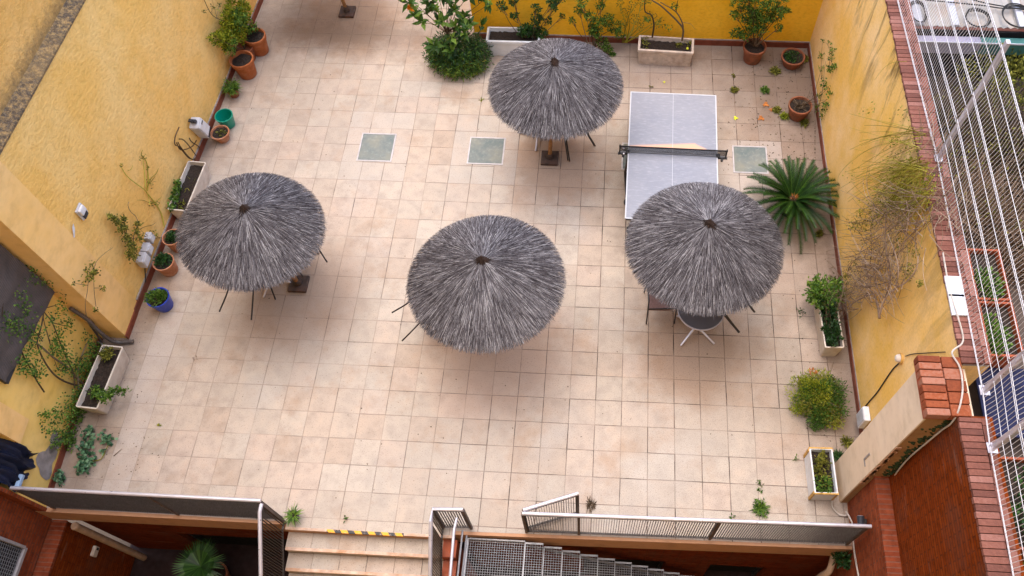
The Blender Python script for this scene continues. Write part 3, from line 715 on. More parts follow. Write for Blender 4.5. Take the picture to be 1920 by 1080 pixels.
def railing(name, label, cat, pts, posts, zs=None, group=None, top=1.02):
    t = thing(name, label, cat, (0, 0, 0), 0, group); zs = zs or [0]*len(pts)
    for (a, b), (za, zb) in zip(zip(pts, pts[1:]), zip(zs, zs[1:])):
        cuts = [0.]+sorted(q for q in [((Vector(p)-Vector(a)).dot(Vector(b)-Vector(a)))/((Vector(b)-Vector(a)).length_squared) for p in posts] if .02 < q < .98)+[1.]
        for c0, c1 in zip(cuts, cuts[1:]):
            A = Vector(a).lerp(Vector(b), c0); B = Vector(a).lerp(Vector(b), c1); ZA = za+(zb-za)*c0; ZB = za+(zb-za)*c1
            mb = MB(); grating(mb, A, B, ZA, ZB, .055, top-.075)
            flat_rail(mb, A, B, ZA, ZB, .05); flat_rail(mb, A, B, ZA, ZB, top-.07)
            mb.build('bar_panel', M['slat'], t)
    mb = MB(); path = [Vector((*p, z+top)) for p, z in zip(pts, zs)]
    mb.tube(path, .026, 10); mb.build('top_rail', M['alu'], t, True)
    for p in posts:
        best = min(range(len(pts)-1), key=lambda i: (Vector(p)-Vector(pts[i]).lerp(Vector(pts[i+1]), max(0, min(1, (Vector(p)-Vector(pts[i])).dot(Vector(pts[i+1])-Vector(pts[i]))/(Vector(pts[i+1])-Vector(pts[i])).length_squared)))).length)
        a, b = Vector(pts[best]), Vector(pts[best+1]); q = max(0, min(1, (Vector(p)-a).dot(b-a)/(b-a).length_squared)); z = zs[best]+(zs[best+1]-zs[best])*q
        u = (b-a).normalized(); ang = math.atan2(u.y, u.x)
        mb = MB(); mb.box(-.018, .018, -.022, .022, 0, top-.025, .003, Matrix.Translation((*p, z)) @ Matrix.Rotation(ang, 4, 'Z'))
        mb.build('post', M['post'], t)
    return t
fy = lambda x: -1.645+.0144*(x-1.5)
railing('railing', 'long grey bar railing with pale tube along the left sunken area', 'railing', [(-5.42, -1.655), (-3.55, -1.655), (-2.0, -1.655)], [(-5.38, -1.655), (-3.55, -1.655), (-2.03, -1.655)])
railing('stair_railing', 'sloping bar railing down the left side of the steps', 'railing', [(-1.98, -1.70), (-1.98, -1.80), (-1.98, -3.6)], [(-1.98, -1.70), (-1.98, -3.0)], [0, 0, -1.38])
railing('stair_railing', 'short cornered railing between the steps and the steel stairs', 'railing', [(.70, -1.635), (.30, -1.645), (.30, -1.80), (.30, -3.6)], [(.70, -1.635), (.30, -1.645), (.30, -3.0)], [0, 0, 0, -1.38])
railing('railing', 'long bar railing along the right sunken area ending at the brick wall', 'railing', [(1.49, fy(1.49)), (2.23, fy(2.23)), (4.07, fy(4.07)), (6.02, fy(6.02))], [(1.49, fy(1.49)), (2.23, fy(2.23)), (4.07, fy(4.07)), (5.98, fy(5.98))])
railing('gate', 'narrow bar gate standing open at an angle by the steel stairs', 'gate', [(1.50, -1.60), (2.21, -1.345)], [(1.50, -1.60), (2.20, -1.349)])

# ---- steel staircase in the right sunken area
stc = thing('steel_staircase', 'galvanised open grating stairs going down behind the right railing', 'staircase', (0, 0, 0))
def grate(mb, x0, x1, y0, y1, z, pitch=.034, th=.0028, h=.025):
    nx = int((x1-x0)/pitch); ny = int((y1-y0)/pitch)
    for k in range(nx+1): x = x0+(x1-x0)*k/nx; mb.box(x-th/2, x+th/2, y0, y1, z-h, z)
    for k in range(ny+1): y = y0+(y1-y0)*k/ny; mb.box(x0, x1, y-th/2, y+th/2, z-h+.004, z+.002)
mb = MB(); grate(mb, .66, 1.46, -2.95, -1.76, -.12); mb.build('landing', M['galv'], stc)
mb = MB(); mb.box(.61, .665, -2.95, -1.745, -.20, -.115, .004); mb.box(.665, 1.47, -1.765, -1.742, -.20, -.115, .004); mb.build('landing_frame', M['galv'], stc)
for k in range(10):
    mb = MB(); x0 = 1.47+.262*k; z = -.12-.2*k
    grate(mb, x0+.002, x0+.258, -2.95, -1.79, z)
    mb.box(x0, x0+.26, -1.788, -1.765, z-.035, z+.004); mb.box(x0-.004, x0+.012, -2.95, -1.79, z-.03, z+.005)
    mb.build('tread', M['galv'], stc)
mb = MB()
mb.add([(1.47, -1.775, -.36), (4.1, -1.775, -2.38), (4.1, -1.775, -2.20), (1.47, -1.775, -.20), (1.47, -1.768, -.36), (4.1, -1.768, -2.38), (4.1, -1.768, -2.20), (1.47, -1.768, -.20)],
       [(0, 1, 2, 3), (7, 6, 5, 4), (0, 4, 5, 1), (3, 2, 6, 7)])
mb.build('stringer', M['galv'], stc)
hr = thing('handrail', 'pale blue grey tubular handrail at the top of the steel stairs', 'handrail', (.6, -1.75, 0))
mb = MB(); mb.tube([(.0, .06, .80), (-.02, -.10, .78), (-.02, -.75, .62)], .021, 10); mb.build('tube', M['alu'], hr, True)
mb = MB(); mb.tube([(.03, .0, .35), (.03, -1.2, .30)], .014, 8); mb.build('tube', M['galv'], hr, True)
mb = MB(); mb.tube([(.06, -.02, .12), (.06, -1.2, .10)], .014, 8); mb.build('tube', M['galv'], hr, True)
mb = MB(); mb.tube([(-.02, -.75, -.1), (-.02, -.75, .66)], .020, 10); mb.lathe([(0, .66), (.034, .665), (.036, .70), (.02, .725), (0, .728)], 14, (-.02, -.75, 0)); mb.build('post', M['iron'], hr, True)

# ---- neighbour's yard beyond the right wall
mb = MB(); mb.box(6.62, 16, -4.71, 5.4, 2.2, 2.35); tag(mb.build('neighbour_yard', M['yard']), kind='structure')
nr = thing('flat_roof', 'pale corrugated roof beyond the fence at the top right corner', 'roof', (8.5, 7, 3.2))
mb = MB()
for i in range(48):
    x0 = -1.95+i*.10; mb.add([(x0, -1.93, .10), (x0+.05, -1.93, .128), (x0+.05, 4, .128), (x0, 4, .10), (x0+.10, -1.93, .10), (x0+.10, 4, .10)], [(0, 1, 2, 3), (1, 4, 5, 2)])
mb.build('roof_sheet', M['roof_sheet'], nr)
for x in (-1.93, -1.2, -.25, .62):
    mb = MB(); mb.box(x, x+(.32 if x < -1.5 else .10), -1.95, 4, .131, .17, .004); mb.build('sheet_cover', M['roof_white'], nr)
mb = MB(); mb.box(-1.9, 4, -1.97, -1.935, -.85, .06); mb.build('eaves_shadow_board', M['black'], nr)
mb = MB(); mb.box(-1.75, -.75, -2.13, -2.0, -.22, .0, .01); mb.build('gutter', M['lilac_steel'], nr)
mb = MB(); mb.box(-.748, 4, -2.13, -2.0, -.22, -.004, .01); mb.build('gutter', M['teal'], nr)
mb = MB(); mb.box(-1.7, 4, -2.145, -2.131, -.01, .014); mb.build('gutter_lip', M['roof_white'], nr)
mb = MB(); mb.box(-1.9, 4, -1.934, 4, -.9, .098); mb.build('wall', M['pink_wall'], nr)
for (u, v, rx, ry, lab) in ((1833, 34, .155, .165, 'loop of black cable lying nearest the gutter on the pale roof'), (1908, 30, .20, .22, 'large black cable coil at the right end of the pale roof'), (1722, 22, .10, .20, 'long slack loop of black cable at the left edge of the pale roof')):
    mb = MB(); c = Z_(u, v, 3.40)
    for j in range(3):
        mb.tube([(c.x+cos(2*pi*k/36)*(rx+.010*j)+.004*sin(k*.35+j), c.y+sin(2*pi*k/36)*(ry+.012*j), 3.39+.012*j+.004*sin(k*.5+j)) for k in range(36)], .008, 6, closed=True)
    tag(mb.build('cable_coil', M['cable'], None, True), lab, 'cable', 'black cable coils on the roof')
mb = MB()
mb.tube(curve([Z_(1735, 0, 3.39), Z_(1780, 4, 3.40), Z_(1840, 10, 3.40), Z_(1890, 16, 3.40), Z_(1960, 12, 3.39)]), .009, 6); mb.tube(curve([Z_(1800, -8, 3.39), Z_(1845, 5, 3.40), Z_(1895, 14, 3.40), Z_(1960, 24, 3.39)]), .009, 6)
tag(mb.build('roof_cable', M['cable'], None, True), 'black cables running across the pale roof between the coils', 'cable')


ab = thing('unseen_building', 'unseen plastered building behind the camera, added to darken the sunken areas', 'building', (0, -4.72, -2.75))  # out of view, added to block light from the sunken areas
mb = MB(); mb.box(-16, 20, -1.5, 0, 0, 15.5); mb.build('wall', M['plaster_left'], ab)
for fl in range(5):
    for k in range(6):
        x = -13+k*4.6; mb = MB(); mb.box(x, x+1.3, .001, .02, 1.2+fl*3.0, 2.9+fl*3.0); w = mb.build('window', M['dark_plastic'], ab)
        mb = MB(); mb.box(x-.08, x-.001, .001, .05, 1.12+fl*3.0, 2.98+fl*3.0); mb.box(x+1.301, x+1.38, .001, .05, 1.12+fl*3.0, 2.98+fl*3.0); mb.box(x-.08, x+1.38, .001, .09, 1.02+fl*3.0, 1.119+fl*3.0); mb.build('frame', M['frame_white'], w)
# ================================================================== OBJECTS
# ---- glass pavers let into the floor
for (x0, x1, y0, y1, lab) in ((-2.135, -1.49, 4.817, 5.472, 'square glass skylight in the floor, leftmost of the row'), (-.113, .546, 4.835, 5.462, 'square glass skylight in the floor left of the rear parasol base'),
                         (2.69, 3.33, 4.82, 5.44, 'square glass skylight half hidden under the ping pong table'), (4.695, 5.32, 4.842, 5.46, 'square glass skylight in the floor between the ping pong table and the cycad')):
    t = thing('skylight', lab, 'skylight', ((x0+x1)/2, (y0+y1)/2, 0), 0, 'glass skylights in a row across the floor')
    w, h = (x1-x0)/2, (y1-y0)/2
    mb = MB(); mb.box(-w+.026, w-.026, -h+.026, h-.026, .001, .007); mb.build('glass_pane', M['glass'], t)
    mb = MB(); mb.box(-w, -w+.025, -h, h, .001, .012, .003); mb.box(w-.025, w, -h, h, .001, .012, .003); mb.box(-w+.025, w-.025, -h, -h+.025, .001, .012, .003); mb.box(-w+.025, w-.025, h-.025, h, .001, .012, .003)
    mb.build('frame', M['frame_white'], t)

# ---- straw parasols
def straw_canopy(seed, r=1.09, drop=.50):
    rn = random.Random(seed); mb = MB()
    def zc(q): return -(.36*q+.14*q*q)*drop/.5
    def one(th, r0, r1, w, lift0, lift1, tint, skew):
        a0, a1 = th, th+skew
        p0 = Vector((cos(a0)*r0, sin(a0)*r0, zc(r0)+lift0)); p1 = Vector((cos(a1)*r1, sin(a1)*r1, zc(r1)+lift1))
        pm = (p0+p1)/2+Vector((0, 0, rn.uniform(-.004, .010)))
        d = (p1-p0).normalized(); s = d.cross(Vector((0, 0, 1))).normalized()*w/2; u = Vector((0, 0, w*.55))
        vs = []
        for p, k in ((p0, .7), (pm, 1.), (p1, .45)): vs += [p-s*k, p+u*k, p+s*k]
        mb.add(vs, [(0, 1, 4, 3), (1, 2, 5, 4), (3, 4, 7, 6), (4, 5, 8, 7)], tint)
    for lay in range(13):
        rc = .03+lay*.083
        n = int(300+2000*rc)
        for k in range(n):
            th = rn.uniform(0, 2*pi); r0 = max(.015, rc+rn.uniform(-.06, .06)); ln = rn.uniform(.10, .30)
            r1 = r0+ln
            if lay >= 10: r1 = min(r1, r+rn.gauss(0, .013))
            if lay == 12: r1 = r+rn.gauss(.004, .016)
            if r1-r0 < .06: continue
            patch = .5+.5*sin(th*3+lay*.35+seed)*sin(th*1.7+lay*.5)
            tn = min(1, max(0, rn.betavariate(1.35, 1.8)*.97+.16*(patch-.5)))
            if rn.random() < .06: tn = rn.uniform(.88, 1)
            one(th, r0, r1, rn.uniform(.0036, .0070), rn.uniform(.0, .016), rn.uniform(.004, .022), tn, rn.gauss(0, .014)/max(.22, r1))
    return mb
CANOPY = [straw_canopy(5).build('thatch', M['straw']), straw_canopy(9).build('thatch', M['straw'])]
for c in CANOPY: COL.objects.unlink(c)
def parasol(base, apex, lab, mesh, rot, scale=1., tilt=(0, 0), basesz=.31, brot=0.):
    t = thing('thatched_parasol', lab, 'parasol', (*base, 0), 0, 'thatched parasols on the terrace')
    a = Vector(apex)-Vector((*base, 0))
    c = bpy.data.objects.new('canopy', None)
    mb = MB(); prof = [(.02, -.02)]+[(q*.125, -(.36*q*.125+.14*(q*.125)**2)-.012) for q in range(1, 9)]+[(1.0, -.55), (.5, -.26), (.05, -.07)]
    mb.lathe(prof, 40); cone = mb.build('canopy', M['thatch_under'], t, True)
    cone.location = a; cone.rotation_euler = (tilt[0], tilt[1], rot); cone.scale = (scale,)*3
    th = bpy.data.objects.new('thatch', mesh.data); COL.objects.link(th); th.parent = cone
    mb = MB(); mb.lathe([(.050, -.035), (.036, -.005), (.026, .03), (.020, .075), (.014, .10), (.0, .108)], 12)
    for k in range(110):
        an = R(0, 2*pi); mb.tube([(cos(an)*R(.015, .03), sin(an)*R(.01, .02), .07), (cos(an+.2)*R(.05, .09), sin(an+.2)*R(.07, .13), -.028)], .004, 3, .002)
    mb.build('crown_knot', M['thatch_knot'], cone)
    for k in range(8):
        an = 2*pi*k/8+.2; mb = MB(); mb.tube([(cos(an)*.04, sin(an)*.04, -.09), (cos(an)*.98, sin(an)*.98, -.53)], .012, 6); mb.build('rib', M['wood_pole'], cone)
    mb = MB(); mb.tube([(0, 0, .02), a*.5, a-Vector((0, 0, .06))], .036, 14, .032); mb.build('pole', M['wood_pole'], t, True)
    mb = MB(); h = basesz/2; rm = Matrix.Rotation(brot, 4, 'Z')
    mb.box(-h, h, -h, h, 0.002, .055, .012, rm); mb.build('base_plate', M['iron'], t)
    mb = MB(); mb.lathe([(.062, .0551), (.062, .10), (.05, .16), (.038, .17)], 18); mb.build('socket', M['iron'], t, True)
    return t
parasol((1.388, 5.01), (1.545, 5.00, 2.44), 'grey thatched parasol at the back, its wooden pole and base in full view', CANOPY[0], .4)
parasol((.80, 1.40), (.786, 1.365, 2.42), 'grey thatched parasol in the middle of the terrace, nearest the steps', CANOPY[1], 1.7, 1.02)
parasol((-2.62, 2.20), (-2.665, 2.07, 2.40), 'grey thatched parasol beside the left wall, leaning away from the others', CANOPY[0], 2.9, .955, (radians(3), radians(-7)))
parasol((3.9, 2.15), (3.865, 2.105, 2.40), 'grey thatched parasol overlapping the near end of the ping pong table', CANOPY[1], 4.2, 1.035)
parasol((-3.0, 8.6), (-3.30, 8.86, 2.40), 'thatched parasol at the far left, only base and pole foot in view', CANOPY[0], 5.3)

# ---- ping pong table
pt = thing('ping_pong_table', 'lilac grey ping pong table with white edges under the right parasol', 'ping pong table', (3.535, 4.615, 0), radians(-1.0))
for s, lab in ((1, None), (-1, None)):
    a, b2 = (.012, 1.37) if s > 0 else (-1.37, -.012)
    mb = MB(); mb.box(-.7625, .7625, a, b2, .735, .757, .004); o = mb.build('table_half', M['table_top'], pt)
    mb = MB(); z0, z1 = .7572, .7592
    e = 1.37 if s > 0 else -1.37; d = .020*s
    mb.box(-.7625, -.742, a, b2, z0, z1); mb.box(.742, .7625, a, b2, z0, z1); mb.box(-.742, .742, e-d, e, z0, z1); mb.box(-.003, .003, a, b2, z0, z1-.0005)
    mb.build('white_line', M['table_line'], o)
    mb = MB(); mb.box(-.74, .74, min(a, b2)+.01, min(a, b2)+.05, .69, .734); mb.box(-.74, .74, max(a, b2)-.05, max(a, b2)-.01, .69, .734); mb.box(-.74, -.70, a+.05, b2-.05, .69, .734); mb.box(.70, .74, a+.05, b2-.05, .69, .734)
    mb.build('apron', M['black_tube'], o)
    for sx in (-1, 1):
        mb = MB(); mb.tube([(sx*.60, s*1.15, .70), (sx*.66, s*1.12, .08), (sx*.66, s*1.12, .05)], .022, 8); mb.lathe([(0, 0), (.05, .005), (.055, .05), (.05, .095), (0, .1)], 12, (sx*.66, s*1.12, 0)); mb.build('leg', M['black_tube'], pt)
for sx in (-1, 1):
    mb = MB(); mb.tube([(sx*.72, -.55, .06), (sx*.78, 0, .20), (sx*.72, .55, .06)], .024, 8); mb.tube([(sx*.78, 0, .2), (sx*.74, 0, .72)], .022, 8)
    for yy in (-.55, .55): mb.lathe([(0, -.022), (.06, -.02), (.06, .02), (0, .022)], 14, (sx*.72, yy, .062))
    mb.build('undercarriage', M['black_tube'], pt)
net = MB()
for k in range(11): net.box(-.90, .90, -.0012, .0012, .769+k*.0125, .7735+k*.0125)
for k in range(131): net.box(-.9+k*.0138, -.9+k*.0138+.0055, -.001, .001, .765, .905)
net = net.build('net', M['net'], pt)
mb = MB(); mb.box(-.915, .915, -.010, .010, .895, .9125, .003); mb.build('net_tape', M['net'], net)
mb = MB(); mb.box(-.90, .90, -.006, .006, .760, .768); mb.build('net_cord', M['table_line'], net)
for sx in (-1, 1):
    mb = MB(); mb.tube([(sx*.90, 0, .70), (sx*.90, 0, .935)], .013, 10); mb.box(sx*.74, sx*.93, -.022, .022, .700, .730, .004); mb.box(sx*.735, sx*.80, -.035, .035, .7595, .785, .006)
    mb.lathe([(0, -.03), (.022, -.028), (.024, .02), (0, .03)], 10, (sx*.84, -.05, .72)); mb.build('net_post', M['black_tube'], pt)
mb = MB(); mb.lathe([(0, 0), (.014, .002), (.014, .03), (0, .032)], 10, (-.83, .05, .762)); mb.lathe([(0, 0), (.014, .002), (.014, .03), (0, .032)], 10, (-.83, -.06, .762)); mb.build('clamp_screw', M['alu'], pt, True)

# ---- bistro tables and chairs
def bistro_table(name, lab, loc, rz, r=.36):
    t = thing(name, lab, 'table', (*loc, 0), rz, 'round bistro tables under the parasols')
    mb = MB(); mb.lathe([(0, .70), (r-.012, .70), (r-.012, .722), (0, .7225)], 44); mb.build('table_top', M['bistro_top'], t, True)
    mb = MB(); mb.lathe([(r-.0115, .695), (r, .697), (r+.003, .712), (r, .726), (r-.0115, .7265)], 44); mb.build('rim', M['alu'], t, True)
    mb = MB(); mb.tube([(0, 0, .12), (0, 0, .70)], .03, 14); mb.build('column', M['alu'], t, True)
    for k in range(4):
        a = pi/2*k+pi/4; c = Vector((cos(a), sin(a), 0))
        mb = MB(); mb.tube([c*.02+Vector((0, 0, .13)), c*.16+Vector((0, 0, .10)), c*.34+Vector((0, 0, .03)), c*.375+Vector((0, 0, .014))], .022, 10, .016)
        mb.build('foot', M['alu'], t, True)
    return t
bistro_table('bistro_table', 'round grey table with pale metal rim and splayed feet under the right parasol', (3.945, 1.665), radians(6))
bistro_table('bistro_table', 'round table whose pale foot shows beside the left parasol base', (-3.06, 2.29), radians(-60))
bistro_table('bistro_table', 'round table hidden below the middle parasol', (.35, 1.75), radians(20))
bistro_table('bistro_table', 'round table hidden below the back parasol', (1.15, 5.55), radians(40))
GC = 'dark metal chairs round the parasol tables'
def chair(lab, loc, rz, n=1, splay=.0):
    """black tube armchair; the local +Y side is the back"""
    t = thing('bistro_chair', lab, 'chair', (*loc, 0), rz, GC)
    for sx in (-1, 1):
        mb = MB(); x = sx*.225
        mb.tube(curve([(x*(1+splay), -.27-splay*.2, .012), (x, -.23, .40), (x, -.215, .60), (x, -.17, .655), (x, .0, .665), (x, .20, .67)], 5), .0125, 8); mb.build('front_leg', M['black_tube'], t, True)
        mb = MB(); mb.tube(curve([(x*(1+splay), .31+splay*.3, .012), (x, .235, .30), (x*.96, .20, .47), (x*.94, .25, .70), (x*.92, .30, .86)], 5), .0125, 8); mb.build('rear_leg', M['black_tube'], t, True)
    mb = MB(); mb.tube([(-.212, .30, .86), (-.15, .318, .885), (.15, .318, .885), (.212, .30, .86)], .0125, 8); mb.tube([(-.22, -.225, .43), (.22, -.225, .43)], .011, 8); mb.tube([(-.22, .205, .43), (.22, .205, .43)], .011, 8)
    mb.build('cross_tube', M['black_tube'], t, True)
    mb = MB()
    vs = []; fs = []
    for i in range(11):
        for j in range(11): vs.append((-.215+.43*i/10, -.235+.45*j/10, .445+.018*((i-5)/5)**2-.012+(-.02 if j == 0 else 0)))
    for i in range(10):
        for j in range(10): a = i*11+j; fs.append((a, a+11, a+12, a+1))
    o = len(vs); vs += [(x, y, z-.02) for x, y, z in vs]; fs += [tuple(o+q for q in reversed(f)) for f in fs]
    rim = [i*11 for i in range(11)]+[110+j for j in range(1, 11)]+[i*11+10 for i in range(9, -1, -1)]+[j for j in range(9, 0, -1)]
    fs += [(rim[k], rim[(k+1) % len(rim)], o+rim[(k+1) % len(rim)], o+rim[k]) for k in range(len(rim))]
    mb.add(vs, fs); mb.build('seat', M['seat'], t, True)
    mb = MB()
    for k in range(7): z = .56+k*.045; mb.box(-.195, .195, .222+k*.0135, .236+k*.0135, z, z+.034, .006)
    mb.build('backrest', M['seat'], t)
    return t
def tipped(lab, mid, face, a=35, splay=.0, lift=0.):
    """chair tipped forward onto its front feet so that rain runs off; mid = point midway between the raised rear feet"""
    f = Vector(face).normalized(); a = radians(a)
    t = chair(lab, (mid[0]+f.x*.254, mid[1]+f.y*.254), math.atan2(f.x, -f.y), 1, splay); t.rotation_euler = (a, 0, math.atan2(f.x, -f.y)); t.location.z = .27*sin(a)+lift
    return t
chair('black chair with dusky pink seat beside the round table under the right parasol', (3.365, 2.02), radians(4))
tipped('black chair tipped against the right of the round table, lower of a pair', (4.72, 1.66), (-.78, .55), 36)
tipped('upper black chair of the stacked pair tipped against the round table', (4.70, 1.60), (-.78, .55), 39, 0, .07)
tipped('black chair tipped forward, two feet sticking out left of the middle parasol', (-.72, 1.36), (.86, .42), 31, .2)
tipped('black chair tipped forward, two feet sticking out below the left parasol', (-3.35, 1.45), (.22, .97), 33, .25)
tipped('black chair tipped forward, a foot sticking out right of the left parasol', (-2.27, 2.30), (-.66, .75), 35)
chair('black chair whose rear leg shows right of the pole of the back parasol', (1.72, 5.46), radians(-140), splay=.3)
t = chair('black chair stacked on the one right of the back parasol pole', (1.70, 5.42), radians(-141), splay=.3); t.location.z = .075

# ---- plants: helpers
def ellipsoid_leaves(mb, c, r, n, l, w, up=.4, hollow=.35, clumps=9, cl=.45, tint=(0, 1), droop=0.):
    c = Vector(c); r = Vector(r); cs = [Vector((d.x*r.x, d.y*r.y, d.z*r.z))*R(.45, .9) for d in (rdir() for _ in range(clumps))]
    for k in range(n):
        if random.random() < .75 and cs:
            q = random.choice(cs); p = q+Vector((random.gauss(0, r.x*cl*.5), random.gauss(0, r.y*cl*.5), random.gauss(0, r.z*cl*.5)))
        else:
            d = rdir(); s = (R(hollow**3, 1))**(1/3); p = Vector((d.x*r.x, d.y*r.y, d.z*r.z))*s
        if (p.x/r.x)**2+(p.y/r.y)**2+(p.z/r.z)**2 > 1.35: continue
        d = (p.normalized()*.7+rdir()*.9+Vector((0, 0, up-droop)))
        q = c+p
        if q.z < .01: q.z = R(.01, .05)
        mb.leaf(q, d, rdir()+Vector((0, 0, .8)), l*R(.6, 1.25), w*R(.7, 1.2), R(*tint))
def twigs(mb, base, tips, r=.008, r2=.003, wob=.05, n=5, tint=None):
    base = Vector(base)
    for tp in tips:
        tp = Vector(tp); m = base.lerp(tp, .5)+rdir()*wob*(tp-base).length
        mb.tube(curve([base, m, tp], n), r, n, r2, tint=tint)
def grass_leaves(mb, c, n, l, w, spread=1., tint=(0, 1), up=.7):
    for k in range(n):
        a = R(0, 2*pi); d = Vector((cos(a)*spread, sin(a)*spread, R(.2, 1)*up)).normalized(); ln = l*R(.5, 1.2)
        p = Vector(c)+Vector((cos(a), sin(a), 0))*R(0, .02); q = p+d*ln*.55; e = q+Vector((d.x, d.y, d.z-.7)).normalized()*ln*.5
        s = d.cross(Vector((0, 0, 1))).normalized()*w/2; tn = R(*tint)
        mb.add([p-s, p+s, q+s*.9, q-s*.9, e], [(0, 1, 2, 3), (3, 2, 4)], tn)

# ---- pots and troughs
def pot(name, lab, loc, r, h, mat, taper=.72, group=None, rim=True, soil=True, cat='plant pot', sx=1.):
    t = thing(name, lab, cat, (*loc, 0), R(0, 6), group)
    b = r*taper; mb = MB()
    prof = [(0, .002), (b*.96, .002), (b, .012)]
    if rim: prof += [(r*.90, h*.80), (r*1.0, h*.82), (r*1.02, h*.99), (r*1.0, h)]
    else: prof += [(r*.98, h*.97), (r*1.01, h*.98), (r*1.0, h)]
    prof += [(r*.90, h), (r*.86, h*.86), (b*.9, .03), (0, .03)]
    mb.lathe(prof, 32); mb.build('body', mat, t, True)
    if soil:
        mb = MB(); zz = h*.84
        pts = [(0, 0, zz+.015)]
        for q in range(1, 5):
            for j in range(20): pts.append((r*.855*q/4*cos(2*pi*j/20), r*.855*q/4*sin(2*pi*j/20), zz+R(-.012, .014)))
        fs = [(0, 1+j, 1+(j+1) % 20) for j in range(20)]
        for q in range(3):
            for j in range(20): fs.append((1+q*20+j, 1+(q+1)*20+j, 1+(q+1)*20+(j+1) % 20, 1+q*20+(j+1) % 20))
        mb.add(pts, fs); mb.build('soil', M['soil'], t, True)
    return t
GP = 'terracotta pots round the edge of the terrace'
def trough(lab, loc, rz, ln, wd, h, mat, taper=.06, wall=.022, lip=0., group='long planters along the walls', trim=None, cr=.03):
    """long box planter, local X is its length"""
    t = thing('planter_box', lab, 'planter', (*loc, 0), rz, group)
    def ring(a, b, z, c=cr):
        pts = []
        for sx, sy, s0 in ((1, 1, 0), (-1, 1, 1), (-1, -1, 2), (1, -1, 3)):
            for k in range(4):
                an = pi/2*s0+pi/2*k/3; pts.append((sx*(a-c)+cos(an)*c, sy*(b-c)+sin(an)*c, z))
        return pts
    a, b = ln/2, wd/2; rings = [ring(a-taper, b-taper, .002), ring(a-.004, b-.004, h-.04)]
    if lip: rings += [ring(a-.004, b-.004, h-lip), ring(a+.012, b+.012, h-lip+.002)]
    rings += [ring(a+(.012 if lip else 0), b+(.012 if lip else 0), h-.004), ring(a-.003, b-.003, h), ring(a-wall, b-wall, h, max(.008, cr-wall)), ring(a-wall-.01, b-wall-.01, h-.10, .008)]
    mb = MB(); n = 16; vs = [v for r in rings for v in r]; fs = [tuple(range(n-1, -1, -1))]
    for i in range(len(rings)-1): fs += [(i*n+j, i*n+(j+1) % n, (i+1)*n+(j+1) % n, (i+1)*n+j) for j in range(n)]
    mb.add(vs, fs); mb.build('body', mat, t, True)
    mb = MB(); nx, ny = 24, 8; A, B = a-wall-.008, b-wall-.008; vs = []; fs = []
    for i in range(nx+1):
        for j in range(ny+1): vs.append((-A+2*A*i/nx, -B+2*B*j/ny, h-.085+R(-.014, .016)))
    for i in range(nx):
        for j in range(ny): q = i*(ny+1)+j; fs.append((q, q+ny+1, q+ny+2, q+1))
    mb.add(vs, fs); mb.build('soil', M['soil'], t, True)
    if trim:
        mb = MB()
        for sx in (-1, 1): mb.box(sx*(a+.001)-.012, sx*(a+.001)+.012, -b-.006, b+.006, h-.012, h+.008, .005); mb.build('edge_trim', trim, t); mb = MB()
        for sx in (-1, 1):
            for sy in (-1, 1): mb.box(sx*(a-.018)-.022, sx*(a-.018)+.022, sy*(b-.004)-.014, sy*(b-.004)+.014, .02, h-.013, .006); mb.build('corner_trim', trim, t); mb = MB()
    return t
TG = 'long planters along the walls'
tr1 = trough('white plastic trough with bare soil along the left wall behind the left parasol', (-4.865, 3.885), radians(86.5), 1.06, .34, .36, M['planter'], .03)
mb = MB()
for k in range(9): mb.leaf((R(-.45, .45), R(-.08, .08), .30), rdir()+Vector((0, 0, .6)), rdir(), R(.07, .14), .014, R(.4, 1))
for k in range(26): mb.leaf((-.40+R(-.08, .08), R(-.08, .08), .29), rdir()+Vector((0, 0, .5)), rdir(), .07, .03, R(.2, .8))
tag(mb.build('sprouts', M['leaf_olive'], tr1))
tr2 = trough('pale trough with trailing creeper beside the yellow plaster wall at lower left', (-5.185, .265), radians(86.5), 1.04, .35, .37, M['planter'], .05)
trough('old stone coloured trough holding two bare stems against the back wall', (3.47, 7.56), radians(-2.6), 1.04, .38, .40, M['planter_old'], .02, .03, .06)
trough('white trough half hidden behind the back parasol, beside the green mound', (.52, 7.70), radians(0), 1.02, .38, .40, M['planter_white'], .02, .026, .06)
tr5 = trough('cream trough full of dark foliage against the right wall', (6.0, 1.72), radians(92.3), .90, .30, .38, M['planter'], .03)
tr6 = trough('white trough with ochre corner trim beside the brick capped pier', (5.665, -.66), radians(91.5), .66, .33, .36, M['planter_white'], .006, .02, 0., TG, M['ochre_trim'], .012)
mb = MB(); ellipsoid_leaves(mb, (.02, 0, .34), (.27, .12, .07), 420, .05, .028); mb.build('foliage', M['leaf_olive'], tr6)
mb = MB(); ellipsoid_leaves(mb, (-.20, .03, .36), (.13, .10, .07), 160, .055, .032); mb.build('foliage', M['leaf_mid'], tr6)
mb = MB(); ellipsoid_leaves(mb, (-.18, .0, .40), (.24, .125, .13), 650, .055, .032, tint=(0, .55)); ellipsoid_leaves(mb, (.20, .05, .44), (.22, .15, .16), 500, .055, .03, tint=(0, .5)); mb.build('foliage', M['leaf_dark'], tr5)
mb = MB(); ellipsoid_leaves(mb, (.42, .08, .55), (.30, .30, .24), 900, .075, .042, tint=(.2, 1)); mb.build('foliage', M['leaf_mid'], tr5)
mb = MB()
for k in range(40): b0 = Vector((R(-.1, .3), R(-.1, .1), .33)); twigs(mb, b0, [b0+Vector((R(.1, .5), R(-.35, .15), R(.15, .4)))], .004, .002, .12)
mb.build('dry_twig', M['twig_grey'], tr5)

